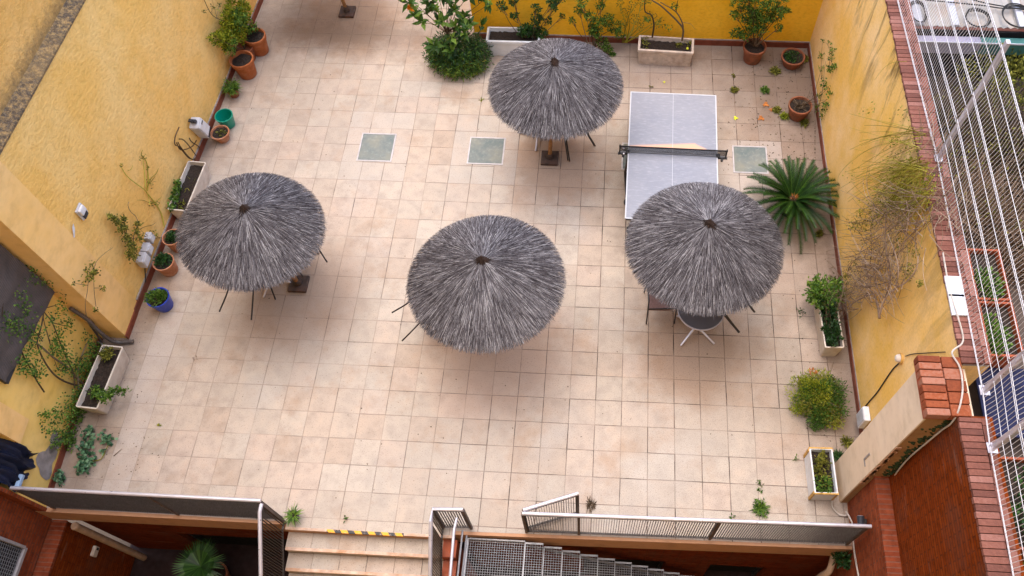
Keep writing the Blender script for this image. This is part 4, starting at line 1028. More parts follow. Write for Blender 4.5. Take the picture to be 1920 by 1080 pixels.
pot('plant_pot', 'terracotta pot with dark soil at the left wall, partly behind another', (-4.53, 7.46), .215, .42, M['terracotta'], .72, GP)
pot('plant_pot', 'large terracotta pot with bare dark soil in front of the olive bush', (-4.63, 6.84), .225, .42, M['terracotta'], .72, GP)
p3 = pot('plant_pot', 'small terracotta pot with a grassy green tuft by the left wall', (-4.76, 6.29), .11, .18, M['terracotta_old'], .75, GP)
mb = MB(); grass_leaves(mb, (0, 0, .15), 170, .20, .016, 1., (.1, 1), 1.2); ellipsoid_leaves(mb, (0, 0, .24), (.15, .15, .11), 260, .06, .02); mb.build('grass_tuft', M['leaf_mid'], p3)
pb = pot('plant_pot', 'empty green plastic bucket by the left wall', (-4.69, 5.56), .165, .27, M['green_plastic'], .74, None, False, False, 'bucket')
p4 = pot('plant_pot', 'pale terracotta bowl with a little weed in front of the green bucket', (-4.70, 5.22), .17, .20, M['terracotta_pale'], .66, GP)
mb = MB(); ellipsoid_leaves(mb, (0, 0, .17), (.10, .10, .03), 90, .035, .02); mb.build('weed', M['leaf_olive'], p4)
p5 = pot('plant_pot', 'terracotta pot with reddish stems beside the rim of the left parasol', (-4.83, 2.83), .165, .34, M['terracotta_pale'], .72, GP, False)
mb = MB(); ellipsoid_leaves(mb, (0, 0, .33), (.11, .11, .06), 240, .05, .03, tint=(.1, .9)); mb.build('foliage', M['leaf_dark'], p5)
p6 = pot('plant_pot', 'pale terracotta pot with leafy green plant between the reddish stems and the blue pot', (-4.86, 2.37), .175, .30, M['terracotta_pale'], .74, GP, False)
mb = MB(); ellipsoid_leaves(mb, (-.02, 0, .30), (.13, .13, .09), 420, .05, .032, tint=(.0, .8)); mb.build('foliage', M['leaf_dark'], p6)
p7 = pot('plant_pot', 'bright blue plastic pot with shaggy green plant by the left wall', (-4.75, 1.70), .185, .30, M['blue_plastic'], .72, None, False)
mb = MB(); ellipsoid_leaves(mb, (-.03, 0, .31), (.16, .16, .08), 620, .06, .02, tint=(.1, .9)); mb.build('foliage', M['leaf_mid'], p7)
p8 = pot('plant_pot', 'terracotta pot with leafy citrus bush against the back wall', (5.17, 7.62), .22, .36, M['terracotta_old'], .74, GP)
p9 = pot('plant_pot', 'low terracotta bowl with green clump in the far right corner', (5.92, 7.52), .225, .22, M['terracotta_old'], .7, GP)
mb = MB(); ellipsoid_leaves(mb, (0, 0, .20), (.15, .15, .06), 420, .045, .02, tint=(.2, 1)); mb.build('foliage', M['leaf_dark'], p9)
p10 = pot('plant_pot', 'weathered terracotta pot with dead twigs by the right wall', (5.93, 6.22), .215, .30, M['terracotta_old'], .72, GP)
mb = MB(); twigs(mb, (0, 0, .25), [(R(-.14, .14), R(-.14, .14), R(.26, .36)) for _ in range(60)], .005, .003, .3); twigs(mb, (0, .0, .25), [(R(-.1, .35), R(.1, .5), R(.4, .9)) for _ in range(9)], .005, .002, .15); mb.build('dry_twig', M['twig'], p10)
p11 = pot('plant_pot', 'small dark pot with spiky green tuft at the top of the steps', (-1.84, -1.62), .075, .16, M['dark_plastic'], .7, None)
mb = MB(); grass_leaves(mb, (0, 0, .12), 70, .17, .014, 1., (.2, 1), 1.2); mb.build('grass_tuft', M['leaf_mid'], p11)
pp = pot('plant_pot', 'dark pot with fan palm down in the left sunken area', (-3.95, -2.15), .22, .36, M['terracotta_old'], .72, None)
pp.location.z = -2.74; pp.location.x = -3.85; pp.location.y = -2.08
mb = MB(); mb.tube([(0, 0, .3), (.02, .03, .95)], .04, 10, .03); mb.build('stem', M['twig'], pp)
mb = MB()
for k in range(17):
    a = 2*pi*k/17+R(-.1, .1); el = R(.1, .75); d = Vector((cos(a)*cos(el), sin(a)*cos(el), sin(el))); s = d.cross(Vector((0, 0, 1))).normalized()
    for q in range(7):
        b0 = Vector((.02, .03, 1.0)); dd = (d+s*(q-3)*.09).normalized(); ln = .50*(1-.03*abs(q-3))
        e = b0+dd*ln-Vector((0, 0, .10)); mid = b0+dd*ln*.55
        ss = dd.cross(Vector((0, 0, 1))).normalized()*.014; mb.add([b0-ss*.3, b0+ss*.3, mid+ss, mid-ss, e], [(0, 1, 2, 3), (3, 2, 4)], R(.2, 1))
mb.build('palm_leaf', M['leaf_dark'], pp)

# ---- cycad
cy = thing('cycad', 'dark green cycad with spreading stiff fronds between skylight and right wall', 'cycad', (5.60, 4.03, 0))
mb = MB(); mb.lathe([(.11, 0), (.16, .06), (.17, .2), (.14, .34), (.06, .42), (0, .44)], 18); mb.build('trunk', M['twig'], cy)
mb = MB()
for k in range(30): d = rdir(); mb.leaf((d.x*.03, d.y*.03, .42), (d.x, d.y, 1.2), rdir(), .09, .016, R(.6, 1))
mb.build('crown_heart', M['dry_leaf'], cy)
nfr = 74
for k in range(nfr):
    a = 2*pi*k*.38197+R(-.06, .06); tier = k/nfr; el = .02+.95*tier+R(-.08, .08); ln = (.92-.32*tier)*R(.9, 1.06)
    if abs(((a+pi/2+pi) % (2*pi))-pi) < .6: ln *= 1.02
    mb = MB(); pts = []
    for q in range(13):
        t2 = q/12; e2 = el-(.55+.35*(1-tier))*t2*t2
        if q == 0: pts.append(Vector((cos(a)*.05, sin(a)*.05, .40)))
        else: pts.append(pts[-1]+Vector((cos(a+.1*t2*sin(k))*cos(e2), sin(a+.1*t2*sin(k))*cos(e2), sin(e2)))*ln/12)
    for p in pts: p.z = max(p.z, .03)
    tb = R(.05, .45); mb.tube(pts, .006, 5, .002, tint=min(1, tb+.5))
    for q in range(3, 70):
        t2 = q/70; i = min(11, int(t2*12)); p = pts[i].lerp(pts[i+1], t2*12-i); d = (pts[i+1]-pts[i]).normalized(); s = d.cross(Vector((0, 0, 1))).normalized(); up = s.cross(d)
        w = .105*min(1, t2*7)*(1-.5*t2**3)
        for sg in (-1, 1):
            tipd = (s*sg*.72+d*.75+up*.34).normalized(); b0 = p+d*R(0, .004); e = b0+tipd*w*R(.9, 1.05); ss = d*.0062
            mb.add([b0-ss, b0+ss, e], [(0, 1, 2)], max(0, min(1, tb+R(-.2, .35))))
    mb.build('frond', M['leaf_cycad'], cy)

# ---- bushes
fb = thing('shrub', 'round green mound of ferny foliage left of the back parasol', 'shrub', (-.50, 7.30, 0))
mb = MB(); ellipsoid_leaves(mb, (0, 0, .28), (.60, .45, .36), 5200, .085, .022, .1, .75, 26, .5, (0, .85), .35); mb.build('foliage', M['leaf_dark'], fb)
mb = MB(); ellipsoid_leaves(mb, (0, -.08, .26), (.60, .44, .34), 2600, .09, .018, .1, .85, 18, .4, (0, 1), .4); mb.build('foliage', M['leaf_mid'], fb)
mb = MB(); ellipsoid_leaves(mb, (-.05, -.12, .18), (.60, .44, .26), 520, .09, .016, .1, .9, 9, .35, (.2, 1), .4); mb.build('dry_foliage', M['leaf_olive'], fb)
gb = thing('shrub', 'yellowish green feathery shrub on the floor by the right wall', 'shrub', (5.74, .50, 0))
def lobes(spec, n, l, w, mt, up, tint, name='foliage'):
    mb = MB()
    for (x, y, z, r) in spec: ellipsoid_leaves(mb, (x, y, z), (r, r*R(.8, 1.1), r*.75), int(n*r*r*18), l, w, up, .45, 7, .5, tint)
    mb.build(name, M[mt], gb)
lobes([(-.25, .12, .16, .22), (-.30, -.08, .14, .17), (.05, .30, .2, .2), (-.05, .05, .34, .20), (.2, -.28, .17, .17), (-.12, .32, .16, .15)], 1100, .05, .014, 'leaf_yellow', .5, (.25, 1))
lobes([(.2, .15, .2, .26), (.05, -.2, .18, .26), (.25, -.1, .2, .2), (-.15, -.05, .18, .24), (.05, .05, .25, .28), (-.02, -.33, .13, .16)], 1000, .055, .015, 'leaf_mid', .4, (0, .75))
lobes([(.1, .1, .30, .2), (-.1, -.15, .26, .2), (.15, -.25, .22, .16)], 700, .05, .014, 'leaf_olive', .5, (.3, 1))
mb = MB(); twigs(mb, (0, 0, 0), [(R(-.35, .35), R(-.38, .38), R(.15, .42)) for _ in range(45)], .006, .002, .15); twigs(mb, (.1, .2, .05), [(.23, .52, .4), (.25, .56, .35)], .005, .002); mb.build('twig', M['twig'], gb)
mb = MB(); ellipsoid_leaves(mb, (-.12, .30, .50), (.06, .05, .03), 40, .04, .02); mb.build('dry_leaf', M['dry_leaf'], gb)

# bushy pale plant in the pots by the left wall (leans out over the wall foot)
bp = thing('potted_bush', 'light olive bush spilling out behind the two large pots at the left wall', 'bush', (-4.72, 7.25, 0))
mb = MB(); mb.lathe([(0, .002), (.13, .002), (.17, .30), (.18, .31), (.16, .31), (.15, .26), (0, .26)], 20); mb.build('pot', M['terracotta_old'], bp, True)
C0 = Vector((-4.72, 7.25, 0))
mb = MB()
for (u, v, x, rr, n) in ((430, 40, -4.74, .26, 900), (455, 25, -4.66, .25, 700), (425, 75, -4.74, .22, 750), (405, 72, -4.78, .12, 260), (450, 62, -4.66, .2, 520), (440, 12, -4.72, .2, 420)):
    p = X_(u, v, x)-C0; ellipsoid_leaves(mb, p, (.12, rr, rr), n, .055, .032, .3, .3, 10, .5)
mb.build('foliage', M['leaf_yellow'], bp)
mb = MB()
for (u, v, x, rr, n) in ((450, 40, -4.62, .24, 520), (470, 50, -4.58, .14, 260), (430, 80, -4.7, .2, 260)):
    p = X_(u, v, x)-C0; ellipsoid_leaves(mb, p, (.12, rr, rr), n, .06, .034, .3, .3, 8, .5)
mb.build('foliage', M['leaf_mid'], bp)
mb = MB(); b0 = Vector((0, 0, .26))
twigs(mb, b0, [X_(u, v, -4.72)-C0 for u, v in ((430, 40), (425, 75), (455, 25), (405, 72), (448, 8), (436, 60))], .009, .003, .12)
mb.tube(curve([b0, X_(434, 48, -4.76)-C0, X_(400, 30, -4.80)-C0, X_(383, 0, -4.82)-C0, X_(378, -18, -4.82)-C0], 6), .008, 6, .004)
for (u, v, u2, v2) in ((390, 18, 381, 22), (395, 24, 402, 14), (398, 28, 396, 12), (405, 36, 412, 8), (407, 34, 398, 0)):
    mb.tube([X_(u, v, -4.81)-C0, X_(u2, v2, -4.80)-C0], .0035, 4, .002)
mb.build('stem', M['twig'], bp)
mb = MB()
for (u, v) in ((381, 22), (400, 15), (396, 12), (412, 8), (411, 10), (383, 20)):
    for k in range(5): mb.leaf(X_(u, v, -4.80)-C0+rdir()*.02, rdir(), rdir(), .045, .028, R(0, .4))
mb.build('sparse_leaf', M['leaf_olive'], bp)

# rubber-leaved tree with an orange bloom, back left corner of the wall
rt = thing('leafy_tree', 'broad leaved young tree with an orange bloom rising from the green mound', 'tree', (-.42, 7.42, 0))
C0 = Vector((-.42, 7.42, 0))
def PB(u, v, y): return Y_(u, v, y)-C0
mb = MB(); hub = PB(838, 62, 7.35)
mb.tube([(0, 0, .0), hub*.5+Vector((.03, 0, 0)), hub], .03, 8, .022); mb.build('trunk', M['twig'], rt)
tips = [(765, 5, 7.05), (775, 28, 7.05), (790, 42, 7.05), (800, 10, 7.1), (812, 20, 7.2), (822, -10, 7.2), (838, 5, 7.3), (850, 20, 7.3), (862, -12, 7.4), (870, 30, 7.4), (880, 45, 7.5), (902, 48, 7.6), (905, 2, 7.6), (918, 8, 7.6), (855, 50, 7.2), (830, 40, 7.1), (845, 70, 7.1), (815, 85, 7.0), (845, 95, 7.0), (870, 62, 7.2), (808, -5, 7.1), (880, -10, 7.5), (757, -8, 7.05), (845, -15, 7.3), (795, -15, 7.1)]
mb = MB(); lf = MB()
for (u, v, y) in tips:
    e = PB(u, v, y); e.z = max(e.z, .25)
    mb.tube(curve([hub.lerp(e, .0), hub.lerp(e, .5)+Vector((0, 0, R(.0, .08))), e], 5), .008, 5, .004)
    big = u > 900
    for k in range(12 if not big else 7): lf.leaf(e+rdir()*.02, rdir()*.9+Vector((0, -.15, .25)), Vector((R(-.4, .4), R(-.6, .2), 1)), R(.15, .23), R(.07, .10), R(.0, 1), .2)
mb.build('branch', M['twig'], rt); lf.build('foliage', M['leaf_mid'], rt)
lf = MB()
for (u, v, y) in tips[3:20]:
    e = PB(u+R(-8, 8), v+R(-6, 8), y); e.z = max(e.z, .2)
    for k in range(6): lf.leaf(e+rdir()*.04, rdir()*.9+Vector((0, -.1, .1)), Vector((R(-.4, .4), R(-.6, .2), 1)), R(.12, .18), R(.05, .075), R(.2, 1), .2)
lf.build('foliage', M['leaf_dark'], rt)
mb = MB(); e = PB(768, 16, 7.05)
for k in range(26): mb.leaf(e+rdir()*.02, rdir()*.6+Vector((0, 0, .5)), rdir(), R(.07, .13), .05, .5)
mb.build('bloom', M['flower'], rt)

def wall_shrub(name, lab, base, y, spec, leafm, l, w, twm='twig', clumps=8):
    """loose shrub against the back wall; spec = (u, v, radius, leaves)"""
    t = thing(name, lab, 'shrub', base); c0 = Vector(base)
    mb = MB(); lf = MB()
    for (u, v, rr, n) in spec:
        p = Y_(u, v, y+R(-.12, .08))-c0
        mb.tube(curve([Vector((R(-.06, .06), 0, .05)), p*.5+Vector((R(-.1, .1), R(-.05, .05), .05)), p], 5), .010, 5, .003)
        twigs(mb, p*.8, [p+rdir()*rr for _ in range(5)], .004, .002)
        ellipsoid_leaves(lf, p, (rr, rr*.6, rr), n, l, w, .2, .2, clumps, .5)
    mb.build('branch', M[twm], t); lf.build('foliage', M[leafm], t)
    return t
wall_shrub('shrub', 'dark leaved shrub behind the white trough and back parasol', (.82, 7.72, .0), 7.72,
           [(995, 55, .17, 420), (1005, 35, .12, 200), (985, 58, .15, 300), (1015, 62, .13, 260), (940, 12, .09, 130), (962, 2, .08, 110), (1005, 15, .08, 90), (965, 30, .07, 90), (1035, 5, .10, 150), (1040, 15, .07, 70), (1050, -5, .12, 150), (1028, 38, .06, 70), (1055, 30, .05, 40)], 'leaf_dark', .055, .032)
wall_shrub('shrub', 'light green twiggy shrub between back parasol and stone trough', (2.05, 7.66, 0), 7.74,
           [(1120, 45, .17, 420), (1105, 30, .10, 140), (1140, 38, .14, 260), (1155, 52, .14, 240), (1115, 60, .13, 260), (1085, 18, .09, 110), (1072, 38, .06, 60), (1092, 5, .10, 120), (1125, 10, .09, 110), (1128, -8, .12, 130), (1162, 65, .09, 80), (1130, 80, .12, 200), (1140, 92, .09, 140), (1148, 103, .06, 70)], 'leaf_mid', .05, .028)
wall_shrub('climber', 'sparse spotted climber on the back wall above the stone trough', (2.7, 7.93, 0), 7.93,
           [(1175, 20, .12, 60), (1190, 35, .12, 60), (1185, 10, .10, 46), (1200, 48, .10, 44), (1215, 30, .10, 50), (1170, 45, .10, 46), (1205, 5, .10, 40), (1230, 45, .08, 30), (1162, 5, .08, 40), (1240, 35, .06, 20)], 'leaf_olive', .035, .02, 'twig_green')
wall_shrub('potted_citrus', 'round open citrus bush growing in the pot at the right end of the back wall', (5.17, 7.62, .30), 7.62,
           [(1412, 40, .22, 520), (1435, 30, .20, 420), (1395, 25, .18, 340), (1455, 28, .16, 300), (1470, 22, .10, 160), (1380, 62, .13, 200), (1400, 62, .13, 220), (1425, 58, .14, 240), (1415, 10, .18, 320), (1445, 8, .16, 240), (1385, 5, .14, 180), (1378, 28, .08, 90), (1460, 52, .08, 90), (1470, -5, .12, 120), (1400, -12, .16, 200)], 'leaf_mid', .05, .03)
st = thing('bare_shrub', 'two crooked bare stems growing from the stone coloured trough', 'shrub', (3.47, 7.6, .32))
c0 = Vector((3.47, 7.6, .32))
def PS(u, v): return Y_(u, v, 7.62)-c0
mb = MB()
for pts, r, r2 in (([(1279, 76), (1281, 55), (1272, 42), (1255, 25), (1238, 10), (1222, 0), (1205, -15)], .020, .011), ([(1281, 58), (1280, 45), (1272, 28), (1262, 18), (1245, 8), (1238, 4)], .015, .007), ([(1268, 22), (1270, 5), (1274, -12)], .008, .005),
                   ([(1223, 70), (1226, 50), (1225, 38), (1221, 28), (1210, 22), (1209, 5), (1211, -12)], .018, .009), ([(1224, 36), (1232, 30), (1228, 24)], .006, .003), ([(1280, 42), (1295, 45), (1303, 55)], .004, .002)):
    mb.tube(curve([PS(u, v) for u, v in pts], 5), r, 7, r2)
mb.build('stem', M['twig'], st, True)
lf = MB()
for (u, v, n) in ((1216, 35, 50), (1265, 8, 30), (1253, 52, 26), (1240, 45, 16), (1268, 12, 20), (1215, 5, 24)): ellipsoid_leaves(lf, PS(u, v), (.07, .05, .07), n, .045, .026, .1, .1, 3)
lf.build('foliage', M['leaf_mid'], st)
lf = MB()
for (u, v, n) in ((1207, 73, 70), (1275, 85, 70), (1290, 82, 60), (1213, 85, 40)): ellipsoid_leaves(lf, Z_(u, v, .36)-c0, (.08, .06, .05), n, .04, .022, .3, .1, 3)
lf.build('undergrowth', M['leaf_olive'], st)
lf = MB(); lf.lathe([(0, -.025), (.022, -.012), (.022, .012), (0, .025)], 10, tuple(Z_(1289, 91, .38)-c0)); lf.build('fruit', M['fresh_leaf'], st, True)

# ---- climbers on the walls
def creeper(lab, origin, plane, stems, leaves, twm, leafm, r=.007, l=.05, w=.036, name='climber', jit=.03, cat='climbing plant', spread=1.):
    t = thing(name, lab, cat, origin); c0 = Vector(origin)
    P = (lambda u, v, d=0: X_(u, v, plane+d)-c0)
    mb = MB()
    for s in stems:
        rr = r
        if isinstance(s[0], (int, float)): rr, s = s[0], s[1]
        mb.tube(curve([P(u, v, R(-.01, .02)) for u, v in s], 5), rr, 5, rr*.45)
    mb.build('stem', M[twm], t)
    lf = MB()
    for (u, v, rr, n) in leaves:
        for k in range(n):
            p = P(u+random.gauss(0, rr*.5*spread), v+random.gauss(0, rr*.5*spread), R(-.01, .09)); p.z = max(p.z, .01-c0.z)
            lf.leaf(p, rdir()+Vector((.2, 0, 0)), Vector((1, 0, .6))+rdir()*.7, l*R(.6, 1.3), w*R(.7, 1.2), R(0, 1))
    if leaves: lf.build('foliage', M[leafm], t)
    return t
XL = -5.09
creeper('bare branching vine climbing the left wall above the white trough', (-5.1, 3.0, 0), XL,
        [(.011, [(308, 425), (303, 402), (292, 382), (278, 365), (270, 355), (252, 342), (238, 330), (229, 316), (226, 306)]), (.010, [(276, 358), (278, 340), (277, 320), (275, 305), (270, 296), (265, 290), (267, 281)]), (.006, [(277, 350), (283, 335), (293, 325), (297, 316)]), (.006, [(278, 346), (287, 336), (291, 330)]), (.005, [(240, 320), (246, 317), (249, 310)]),
         (.007, [(291, 380), (282, 381), (270, 376), (257, 375)]), (.005, [(292, 378), (300, 372), (303, 369)]), (.008, [(273, 352), (272, 335), (270, 312), (268, 298)]), (.007, [(281, 384), (279, 374), (276, 360)])],
        [(268, 295, 6, 26), (280, 345, 8, 16), (293, 381, 6, 14), (276, 315, 5, 14), (228, 312, 4, 8), (285, 383, 6, 12)], 'twig_green', 'leaf_olive', l=.035, w=.018)
creeper('leafy trained vine on the left wall above the grey meter boxes', (-5.1, 2.5, 0), XL,
        [(.009, [(318, 448), (300, 446), (285, 447), (270, 448), (258, 446), (246, 448)]), (.010, [(246, 462), (238, 447), (232, 430), (225, 415), (212, 405), (203, 402)]), (.009, [(240, 452), (236, 430), (233, 415), (231, 402)]), (.008, [(252, 462), (250, 445), (257, 425), (258, 415), (254, 405), (245, 397), (240, 385), (242, 378)]),
         (.005, [(262, 430), (272, 425), (285, 422), (292, 417)]), (.005, [(285, 447), (272, 438), (264, 432)]), (.008, [(250, 480), (244, 470), (240, 460)]), (.005, [(235, 452), (245, 440), (252, 438)])],
        [(206, 406, 5, 60), (214, 411, 7, 80), (222, 418, 7, 70), (228, 430, 7, 80), (232, 410, 5, 70), (233, 425, 6, 60), (238, 445, 8, 90), (244, 458, 8, 80), (258, 420, 5, 60), (256, 435, 6, 60), (250, 465, 8, 90), (248, 480, 9, 110), (240, 475, 6, 40), (262, 447, 7, 40), (290, 438, 7, 26)], 'twig', 'leaf_olive', l=.042, w=.026)
creeper('slender two stemmed climber on the smooth pilaster at left', (-5.15, 1.3, 0), -5.12,
        [[(162, 595), (160, 570), (164, 545), (166, 528), (172, 510), (180, 495)], [(180, 575), (177, 550), (176, 530), (176, 510), (180, 492), (195, 476), (212, 464)], [(164, 535), (150, 533), (136, 530)], [(177, 540), (185, 540), (196, 541)]],
        [(172, 515, 9, 60), (178, 508, 7, 40), (165, 522, 7, 30), (172, 495, 7, 18), (194, 541, 6, 26), (137, 530, 4, 8), (155, 533, 5, 10), (160, 505, 5, 14), (180, 582, 4, 16)], 'twig', 'leaf_olive', .005, .04, .026)
XC = -5.50
creeper('large rambling creeper covering the plaster wall above the pale trough at lower left', (-5.45, .2, 0), XC,
        [(0.019, [(175, 735), (150, 715), (128, 690), (100, 670), (75, 648), (50, 632), (28, 628), (8, 622), (-12, 624)]), (0.016, [(165, 728), (128, 718), (105, 705), (88, 685), (75, 660), (70, 640), (78, 610), (82, 580), (78, 565)]), (0.014, [(140, 728), (138, 700), (125, 672), (112, 640), (98, 605), (85, 588), (78, 575)]), (0.014, [(148, 730), (146, 700), (152, 670), (165, 640), (172, 632)]),
         (0.012, [(83, 735), (68, 712), (60, 695), (45, 670), (35, 645), (20, 632), (5, 610), (5, 575), (12, 550), (25, 530)]), (0.009, [(100, 665), (90, 630), (82, 600), (80, 575)]), (0.009, [(98, 605), (110, 608), (125, 612)]), (0.008, [(75, 580), (95, 575), (112, 570)]), (0.008, [(60, 682), (40, 682), (20, 685), (0, 688)]),
         (0.008, [(135, 690), (120, 695), (108, 690), (102, 675)]), (0.008, [(170, 655), (178, 650), (176, 638)]), (0.007, [(80, 640), (60, 615), (50, 605), (62, 620)]), (0.008, [(150, 672), (160, 662), (172, 660), (182, 668)]), (0.007, [(55, 540), (70, 535), (88, 528), (100, 520)]), (0.007, [(72, 565), (85, 550), (105, 548), (122, 545)]), (0.008, [(95, 560), (85, 545), (80, 530), (92, 500), (110, 490)])],
        [(55, 615, 16, 60), (65, 628, 10, 80), (20, 612, 14, 120), (40, 600, 12, 60), (105, 655, 12, 130), (110, 625, 10, 60), (112, 640, 10, 50), (130, 605, 8, 60), (98, 598, 8, 30), (60, 660, 12, 90), (50, 690, 10, 90), (70, 697, 9, 110), (40, 678, 8, 50), (165, 685, 14, 220), (172, 700, 12, 160), (150, 690, 12, 120), (175, 650, 9, 90), (165, 632, 6, 40), (125, 668, 10, 70), (120, 690, 10, 70), (110, 585, 8, 30), (115, 572, 8, 30), (52, 585, 10, 50), (45, 560, 12, 60), (70, 520, 14, 60), (95, 505, 10, 60), (100, 498, 6, 40), (65, 500, 7, 50), (120, 545, 8, 36), (90, 530, 10, 36), (165, 730, 12, 160), (150, 745, 12, 120), (135, 765, 16, 170), (130, 790, 16, 190), (145, 775, 12, 120), (125, 815, 12, 130), (135, 830, 10, 130), (100, 777, 9, 60), (85, 778, 6, 40), (90, 805, 9, 60), (108, 828, 9, 80), (182, 655, 8, 60), (185, 715, 12, 120)],
        'twig', 'leaf_mid', .011, .04, .028, spread=1.7)
lf = MB(); c0 = Vector((-5.2, .1, .36))
tc = thing('climber', 'green trailing shoots hanging over the front of the pale trough', 'climbing plant', c0)
for (u, v, n, rr) in ((178, 735, 160, .10), (205, 735, 110, .09), (218, 733, 90, .07), (190, 745, 90, .08), (228, 735, 36, .05), (200, 750, 60, .06), (240, 732, 10, .03)):
    ellipsoid_leaves(lf, Z_(u, v, .40)-c0, (rr, rr, .06), n, .05, .032, .2, .1, 4)
lf.build('foliage', M['leaf_mid'], tc)
lf = MB(); ellipsoid_leaves(lf, Z_(205, 665, .32)-c0, (.10, .10, .03), 240, .045, .028); lf.build('foliage', M['leaf_olive'], tc)
gw = thing('ground_plant', 'round leaved blue green plant creeping over the floor by the red skirting', 'plant', (-5.0, -.75, 0)); c0 = Vector((-5.0, -.75, 0)); lf = MB(); mb = MB()
for (u, v, n, rr) in ((160, 850, 46, .10), (168, 835, 30, .07), (172, 868, 46, .09), (155, 878, 40, .08), (163, 820, 22, .06), (172, 808, 18, .05), (205, 828, 36, .07), (200, 822, 20, .05), (196, 848, 8, .03)):
    for k in range(n):
        p = Z_(u, v, 0)-c0+Vector((random.gauss(0, rr*.6), random.gauss(0, rr*.6), R(.02, .12))); lf.leaf(p, rdir()+Vector((0, 0, -.1)), Vector((0, 0, 1))+rdir()*.4, .06, .062, R(.0, 1), .05)
lf.build('foliage', M['leaf_blue'], gw)
mb.tube(curve([Z_(175, 865, .02)-c0, Z_(190, 860, .03)-c0, Z_(198, 845, .03)-c0, Z_(204, 832, .04)-c0], 5), .008, 5, .005); mb.build('stem', M['twig_green'], gw)
creeper('small leafy weed at the foot of the wall just behind the left railing', (-5.4, -1.45, 0), -5.46, [(.005, [(112, 905), (108, 890), (112, 880)])], [(107, 895, 8, 70), (118, 902, 8, 60), (112, 885, 6, 30)], 'twig', 'leaf_blue', l=.05, w=.03)
creeper('green seedling growing behind the white trough at the left wall', (-5.1, 3.6, 0), -5.06, [], [(332, 355, 7, 110), (329, 372, 7, 110), (323, 388, 6, 90), (334, 343, 5, 60)], 'twig', 'leaf_mid', l=.06, w=.045)

# right wall: climber in the back corner
creeper('sparse green climber on the right wall near the far corner', (6.2, 6.6, 0), 6.25,
        [(.004, [(1535, 200), (1542, 170), (1545, 140), (1548, 115)]), (.004, [(1540, 150), (1540, 110), (1542, 80)]), (.005, [(1520, 190), (1530, 165), (1540, 130)]), (.004, [(1555, 130), (1556, 100), (1552, 82)])],
        [(1542, 75, 4, 14), (1553, 80, 5, 20), (1540, 103, 6, 40), (1560, 95, 5, 50), (1558, 108, 6, 46), (1556, 130, 6, 70), (1564, 124, 5, 60), (1540, 128, 7, 30), (1544, 150, 7, 30), (1545, 160, 7, 60), (1556, 175, 5, 40), (1548, 196, 5, 60), (1530, 200, 6, 50), (1545, 205, 6, 40), (1540, 218, 5, 40), (1535, 180, 6, 30)], 'twig', 'leaf_mid', l=.05, w=.034)
# right wall: greenish trailing stems from the coping
def arcs(n, su, sv, ang, ln, curl, plane):
    out = []
    for k in range(n):
        u, v = R(*su), R(*sv); a = radians(R(*ang)); L0 = R(*ln); pts = [(u, v)]; c = R(*curl)
        for q in range(5):
            u += cos(a)*L0/5; v += sin(a)*L0/5; a += c; pts.append((u, v))
        out.append((R(.0028, .0055), pts))
    return out
random.seed(41)
tg = creeper('yellow green trailing stems hanging from the coping of the right wall', (6.25, 2.4, 0), 6.24,
        arcs(50, (1712, 1740), (232, 330), (150, 200), (60, 150), (-.16, .02), 6.2)+arcs(140, (1690, 1755), (300, 385), (100, 190), (50, 120), (-.12, .14), 6.2)+[(.004, [(1708, 235), (1690, 255), (1672, 258), (1650, 255)]), (.003, [(1740, 250), (1700, 262), (1640, 275), (1600, 300), (1575, 325), (1570, 345)]), (.003, [(1725, 262), (1670, 268), (1610, 290), (1580, 318)]), (.003, [(1700, 115), (1672, 118), (1655, 130), (1640, 150)])],
        [(1675, 262, 12, 50), (1690, 215, 14, 30), (1635, 205, 8, 16), (1620, 212, 6, 10), (1700, 290, 22, 90), (1690, 320, 24, 120), (1700, 350, 24, 160), (1720, 360, 20, 140), (1675, 345, 18, 70), (1650, 330, 16, 30), (1595, 328, 12, 26), (1660, 370, 18, 120), (1640, 380, 14, 90), (1685, 375, 14, 120), (1620, 395, 12, 40), (1735, 340, 14, 60)], 'twig_green', 'leaf_yellow', .004, .036, .02, spread=1.6)
# right wall: dry tangled shrub
db = creeper('dry brown tangled shrub sprawling over the right wall above the cream trough', (6.2, 1.7, 0), 6.18,
        [(.020, [(1649, 597), (1647, 575), (1640, 555), (1632, 545)]), (.016, [(1649, 590), (1655, 570), (1665, 553), (1680, 540), (1700, 528), (1718, 505), (1722, 480)]), (.013, [(1660, 558), (1668, 530), (1668, 500), (1662, 470), (1660, 430), (1663, 390)]), (.012, [(1632, 552), (1610, 562), (1590, 575), (1572, 585)]), (.010, [(1680, 535), (1685, 510), (1680, 480), (1665, 440)]), (.008, [(1632, 545), (1600, 520), (1590, 500), (1598, 490)]), (.008, [(1594, 518), (1590, 508), (1600, 490), (1615, 480)])]
        + arcs(85, (1625, 1690), (470, 565), (170, 300), (40, 110), (-.25, .25), 6.2)+arcs(75, (1640, 1740), (385, 470), (90, 260), (40, 110), (-.25, .25), 6.2)+arcs(70, (1560, 1640), (520, 590), (120, 260), (30, 70), (-.3, .3), 6.2)+arcs(40, (1700, 1765), (350, 420), (120, 200), (60, 120), (-.1, .15), 6.2)+arcs(80, (1600, 1680), (480, 570), (0, 360), (30, 70), (-.3, .3), 6.2),
        [(1615, 420, 14, 133), (1600, 425, 10, 114), (1640, 410, 16, 171), (1630, 465, 14, 76), (1600, 500, 10, 76), (1680, 450, 10, 76), (1710, 470, 10, 68), (1724, 532, 4, 49), (1700, 515, 10, 76), (1665, 395, 14, 114), (1580, 545, 10, 114), (1585, 520, 8, 114), (1560, 545, 10, 114), (1705, 500, 8, 57)], 'twig_grey', 'leaf_olive', .005, .036, .02, spread=1.5, name='dry_shrub', cat='dry shrub')
random.seed(77)
